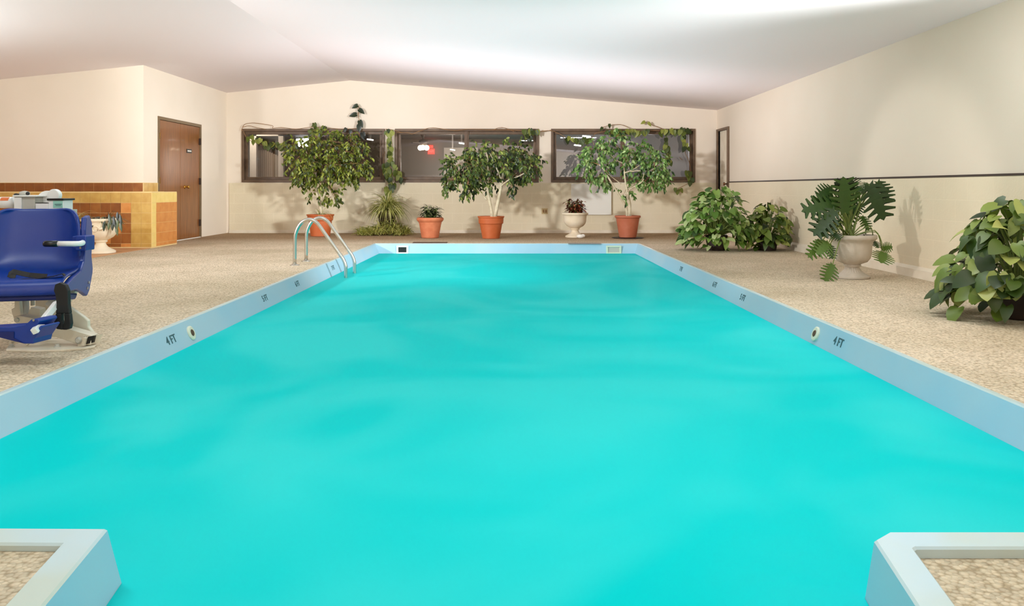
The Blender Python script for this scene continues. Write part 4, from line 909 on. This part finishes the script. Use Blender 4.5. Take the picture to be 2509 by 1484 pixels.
# ---------------------------------------------------------------- arrowhead bushes and philodendron
def bush(name, label, c, rx, ry, h, n, L, mt, potr=.16, poth=.22, zlo=.08, group='leafy bushes along the right wall', xmax=XR-.15):
    root = thing(name, label, 'potted bush', (c[0], c[1], 0), group)
    m = MB(); m.lathe([(potr*.75, 0), (potr*.8, .01), (potr, poth), (potr*.88, poth), (potr*.85, poth-.03)], (c[0], c[1], 0), 24); m.build('pot', 'lobby_dark', root, smooth=True)
    lv = MB(); sm = MB(); b0 = Vector((c[0], c[1], poth-.02)); i = 0
    while i < n:
        u = Vector((rr(-1, 1), rr(-1, 1), rr(-.35, 1)))
        if u.length > 1 or u.length < .35: continue
        u = u.normalized()*(u.length**.4); p = Vector((c[0]+u.x*rx, c[1]+u.y*ry, zlo+.3*h+u.z*h*.62-.28*h*(u.x-.1)**2*(1 if u.z > 0 else 0)+rr(-.03, .05)))
        if p.z < .05: p.z = rr(.04, .1)
        if p.z > poth+.5*h and abs(u.x) > .9: continue
        if p.x > xmax: p.x = xmax-rr(0, .08)
        o_ = Vector((u.x, u.y, 0)); o_ = o_.normalized() if o_.length > .01 else Vector((0, -1, 0))
        dd = (o_*rr(.4, 1)+Vector((rr(-.5, .5), rr(-.6, .3), rr(-.9, .15)))).normalized(); nrm = (o_*.6+Vector((rr(-.3, .3), -.35+rr(-.3, .3), rr(.3, 1.1))))
        L_ = L*rr(.65, 1.25); lv.leaf(p, dd, nrm, L_, L_*.84, random.choice((ARROW, ROUND, ROUND)), rr(.1, .4), rr(.05, .25))
        if i % 3 == 0: 
            mid_ = (b0+p)/2+Vector((0, 0, .08)); s0 = b0+o_*.05; sm.tube(smoothpath([s0, mid_, p], 3), [.005]*6+[.003], 5, cap=False)
        i += 1
    sm.build('stems', 'stem_green', root); lv.build('foliage', mt, root, smooth=True); return root
bush('arrowhead_bush', 'bright green heart-leaved bush heaped on the deck near the pale door', (2.98, 11.9, 0), .54, .45, .92, 480, .105, 'arrow_leaf')
bush('arrowhead_bush', 'smaller darker bush pressed against the right wall beside the bright one', (3.72, 11.9, 0), .33, .36, .66, 230, .105, 'arrow_leaf_deep')
bush('arrowhead_bush', 'large leafy bush nearest the camera, cut by the right edge of the photo', (3.55, 5.7, 0), .50, .48, .80, 380, .118, 'arrow_leaf_deep')
# philodendron
d = 8.25; c0 = P(2088, 680, d); c0.z = 0
root = thing('urn_planter', 'grey fluted pedestal urn with a large lobed-leaf philodendron by the right wall', 'urn planter', c0, 'pedestal urn planters')
urn(root, c0, .93, 'stone_grey', True)
lv = MB(); sm = MB(); b0 = Vector((c0.x-.03, c0.y, .40))
# (attach x,y) (tip x,y) depth offset, width m
PL = [((2078, 478), (2050, 448), -.05, .20), ((2105, 470), (2050, 505), .1, .2), ((2088, 465), (2085, 441), -.05, .2), ((2070, 520), (2070, 440), -.15, .34), ((2040, 480), (2000, 500), .1, .22), ((2040, 462), (2008, 478), 0, .2),
      ((2050, 500), (1975, 512), -.15, .26), ((2046, 515), (2000, 568), -.2, .26), ((2025, 540), (2015, 575), -.1, .2), ((2090, 500), (2078, 545), .1, .2), ((2110, 470), (2150, 560), -.1, .0), ((2098, 458), (2110, 465), 0, .14),
      ((2130, 452), (2165, 528), -.1, .34), ((2150, 445), (2178, 490), 0, .22), ((2128, 450), (2122, 465), 0, .16), ((2112, 530), (2128, 560), 0, .12),
      ((2015, 590), (1985, 625), -.15, .16), ((2030, 595), (2005, 618), -.2, .22), ((2033, 600), (2040, 630), -.1, .12), ((2038, 570), (2055, 582), -.2, .12), ((2165, 618), (2160, 640), -.05, .24), ((2160, 610), (2180, 605), 0, .12), ((2140, 590), (2148, 600), 0, .1),
      ((2040, 648), (2025, 685), -.25, .19), ((2120, 575), (2135, 600), .1, .14), ((2062, 540), (2035, 560), 0, .16), ((2085, 520), (2110, 500), .05, .16)]
for (ax_, ay), (tx, ty), dy, wd in PL:
    if wd == 0: continue
    a = P(ax_, ay, d+dy); t = P(tx, ty, d+dy-.06); L_ = (t-a).length
    lv.leaf(a, t-a, (rr(-.15, .15), -1, .35), max(L_, .1)*1.05, wd*1.05, LOB, .08, .12, a=rr(0, .8) if ay < 590 else rr(.5, 1))
    if ay < 560: sm.tube(smoothpath([b0+Vector((rr(-.05, .05), rr(-.04, .04), 0)), (b0+a)/2+Vector(((a.x-b0.x)*-.1, 0, .03)), a], 4), [.008]*8+[.005], 6)
    else: sm.tube(smoothpath([b0+Vector((rr(-.03, .03), 0, 0)), (b0+a)/2+Vector(((a.x-b0.x)*.15, -.1, .14)), a], 4), .005, 5)
sm.build('stems', 'stem_green', root); lv.build('foliage', 'philo_leaf', root, smooth=True)

# ---------------------------------------------------------------- lights
def area(name, loc, rot_, sx, sy, e, col=(1, .95, .88)):
    l = bpy.data.lights.new(name, 'AREA'); l.shape = 'RECTANGLE'; l.size = sx; l.size_y = sy; l.energy = e; l.color = col
    o = bpy.data.objects.new(name, l); C.objects.link(o); o.location = loc; o.rotation_euler = rot_; return o
def point(name, loc, e, r=.15, col=(1, .95, .88)):
    l = bpy.data.lights.new(name, 'POINT'); l.energy = e; l.shadow_soft_size = r; l.color = col
    o = bpy.data.objects.new(name, l); C.objects.link(o); o.location = loc; return o
def aim(o, t): o.rotation_euler = (Vector(t)-o.location).to_track_quat('-Z', 'Y').to_euler()
LG = {}
def lg(g, o):
    w_, c_ = LGV.get(g, (1, (1, 1, 1))); o.data.energy *= w_; o.data.color = c_; o['lg'] = g; return o
LGV = {'key': (.70, (.95, .97, 1)), 'key2': (1.7, (1, .97, .95)), 'cl1': (.86, (.93, .97, 1)), 'cl2': (.55, (.95, .97, 1)), 'up1': (1.1, (.78, .96, 1)), 'up4': (.7, (1, .97, 1)), 'wash': (.70, (.98, .90, .98)), 'wash2': (.36, (1, .70, .80)), 'side': (.66, (.92, .98, 1)), 'front': (.9, (.88, .95, 1))}
k1 = lg('key', area('key_softbox', (-7.4, 4.0, 2.66), (0, 0, 0), .6, .6, 420)); aim(k1, (.3, 14, 2.6)); k1.data.spread = R(64)
q = bpy.data.lights.new('urn_shadow_spot', 'SPOT'); q.energy = 620; q.spot_size = R(15); q.spot_blend = .5; q.shadow_soft_size = .12  # added narrow spot, throws the urn plant's shadow on the right wall
q = bpy.data.objects.new('urn_shadow_spot', q); C.objects.link(q); q.location = (-7.0, 4.6, 2.6); aim(q, (3.75, 8.2, .75)); lg('key2', q)
k2 = lg('front', area('bounce_fill', (0, -3.6, 1.6), (0, 0, 0), 7, 1.5, 330)); aim(k2, (0, -6, 1.8))  # added fill, bounced off the wall behind the camera
for g, x, y in (('cl1', -2.4, 2.5), ('cl1', .9, 2.5), ('cl2', -2.3, 6.0), ('cl2', 2.2, 6.0)):
    lg(g, area('ceiling_lamp', (x, y, zc(x)-.06), (0, 0, 0), 1.2, .5, 50))
lg('up4', area('ceiling_fill', (3.5, 4.4, 1.2), (math.pi, 0, 0), .6, .6, 60))  # added fill, no fixture here: brightens the ceiling on the right
lg('up1', area('ceiling_fill', (-7.4, 8.2, 1.2), (math.pi, 0, 0), .6, .6, 80))  # added fill, no fixture here: brightens the ceiling on the left
lg('wash', area('far_ceiling_fill', (-.2, 12.8, .93), (math.pi, 0, 0), 6.5, 2.6, 110))  # added fill hovering low over the pool end, lifts the far ceiling
lg('wash2', area('far_ceiling_fill', (-.3, 9.2, .93), (math.pi, 0, 0), 6, 2.4, 80))  # second added fill over the water, evens out the ceiling
q = lg('side', area('side_fill', (3.9, 6.0, 2.2), (0, 0, 0), .8, .4, 120)); aim(q, (-5.7, 14.6, 1.3)); q.data.spread = R(48)  # added fill aimed at the double-door wall
point('lobby_fill', (-1.6, 21, 1.5), 150, .2, (1, .9, .78)); point('lobby_fill', (-5.8, 17.4, 2.3), 45, .2, (1, .9, .78)); point('lobby_fill', (3, 18.4, 1.8), 50, .2, (.95, .95, 1))  # added point fills that brighten the lobby, not its fixtures
W = bpy.data.worlds.new('world'); bpy.context.scene.world = W; W.use_nodes = True; W.node_tree.nodes['Background'].inputs[0].default_value = (.6, .65, .7, 1); W.node_tree.nodes['Background'].inputs[1].default_value = .3

# ---------------------------------------------------------------- camera
cam = bpy.data.cameras.new('camera'); co = bpy.data.objects.new('camera', cam); C.objects.link(co)
cam.sensor_fit = 'HORIZONTAL'; cam.sensor_width = 36; cam.lens = 36*F/2509; cam.shift_y = -(742-CY)/2509; cam.clip_start = .05
co.location = (0, 0, HC); co.rotation_euler = (math.pi/2, 0, 0)
S = bpy.context.scene; S.camera = co
S.view_settings.view_transform = 'Standard'; S.view_settings.look = 'None'; S.view_settings.gamma = 1; S.view_settings.exposure = .16; S.view_settings.use_curve_mapping = False
S.cycles.max_bounces = 8; S.cycles.diffuse_bounces = 5; S.cycles.transparent_max_bounces = 8
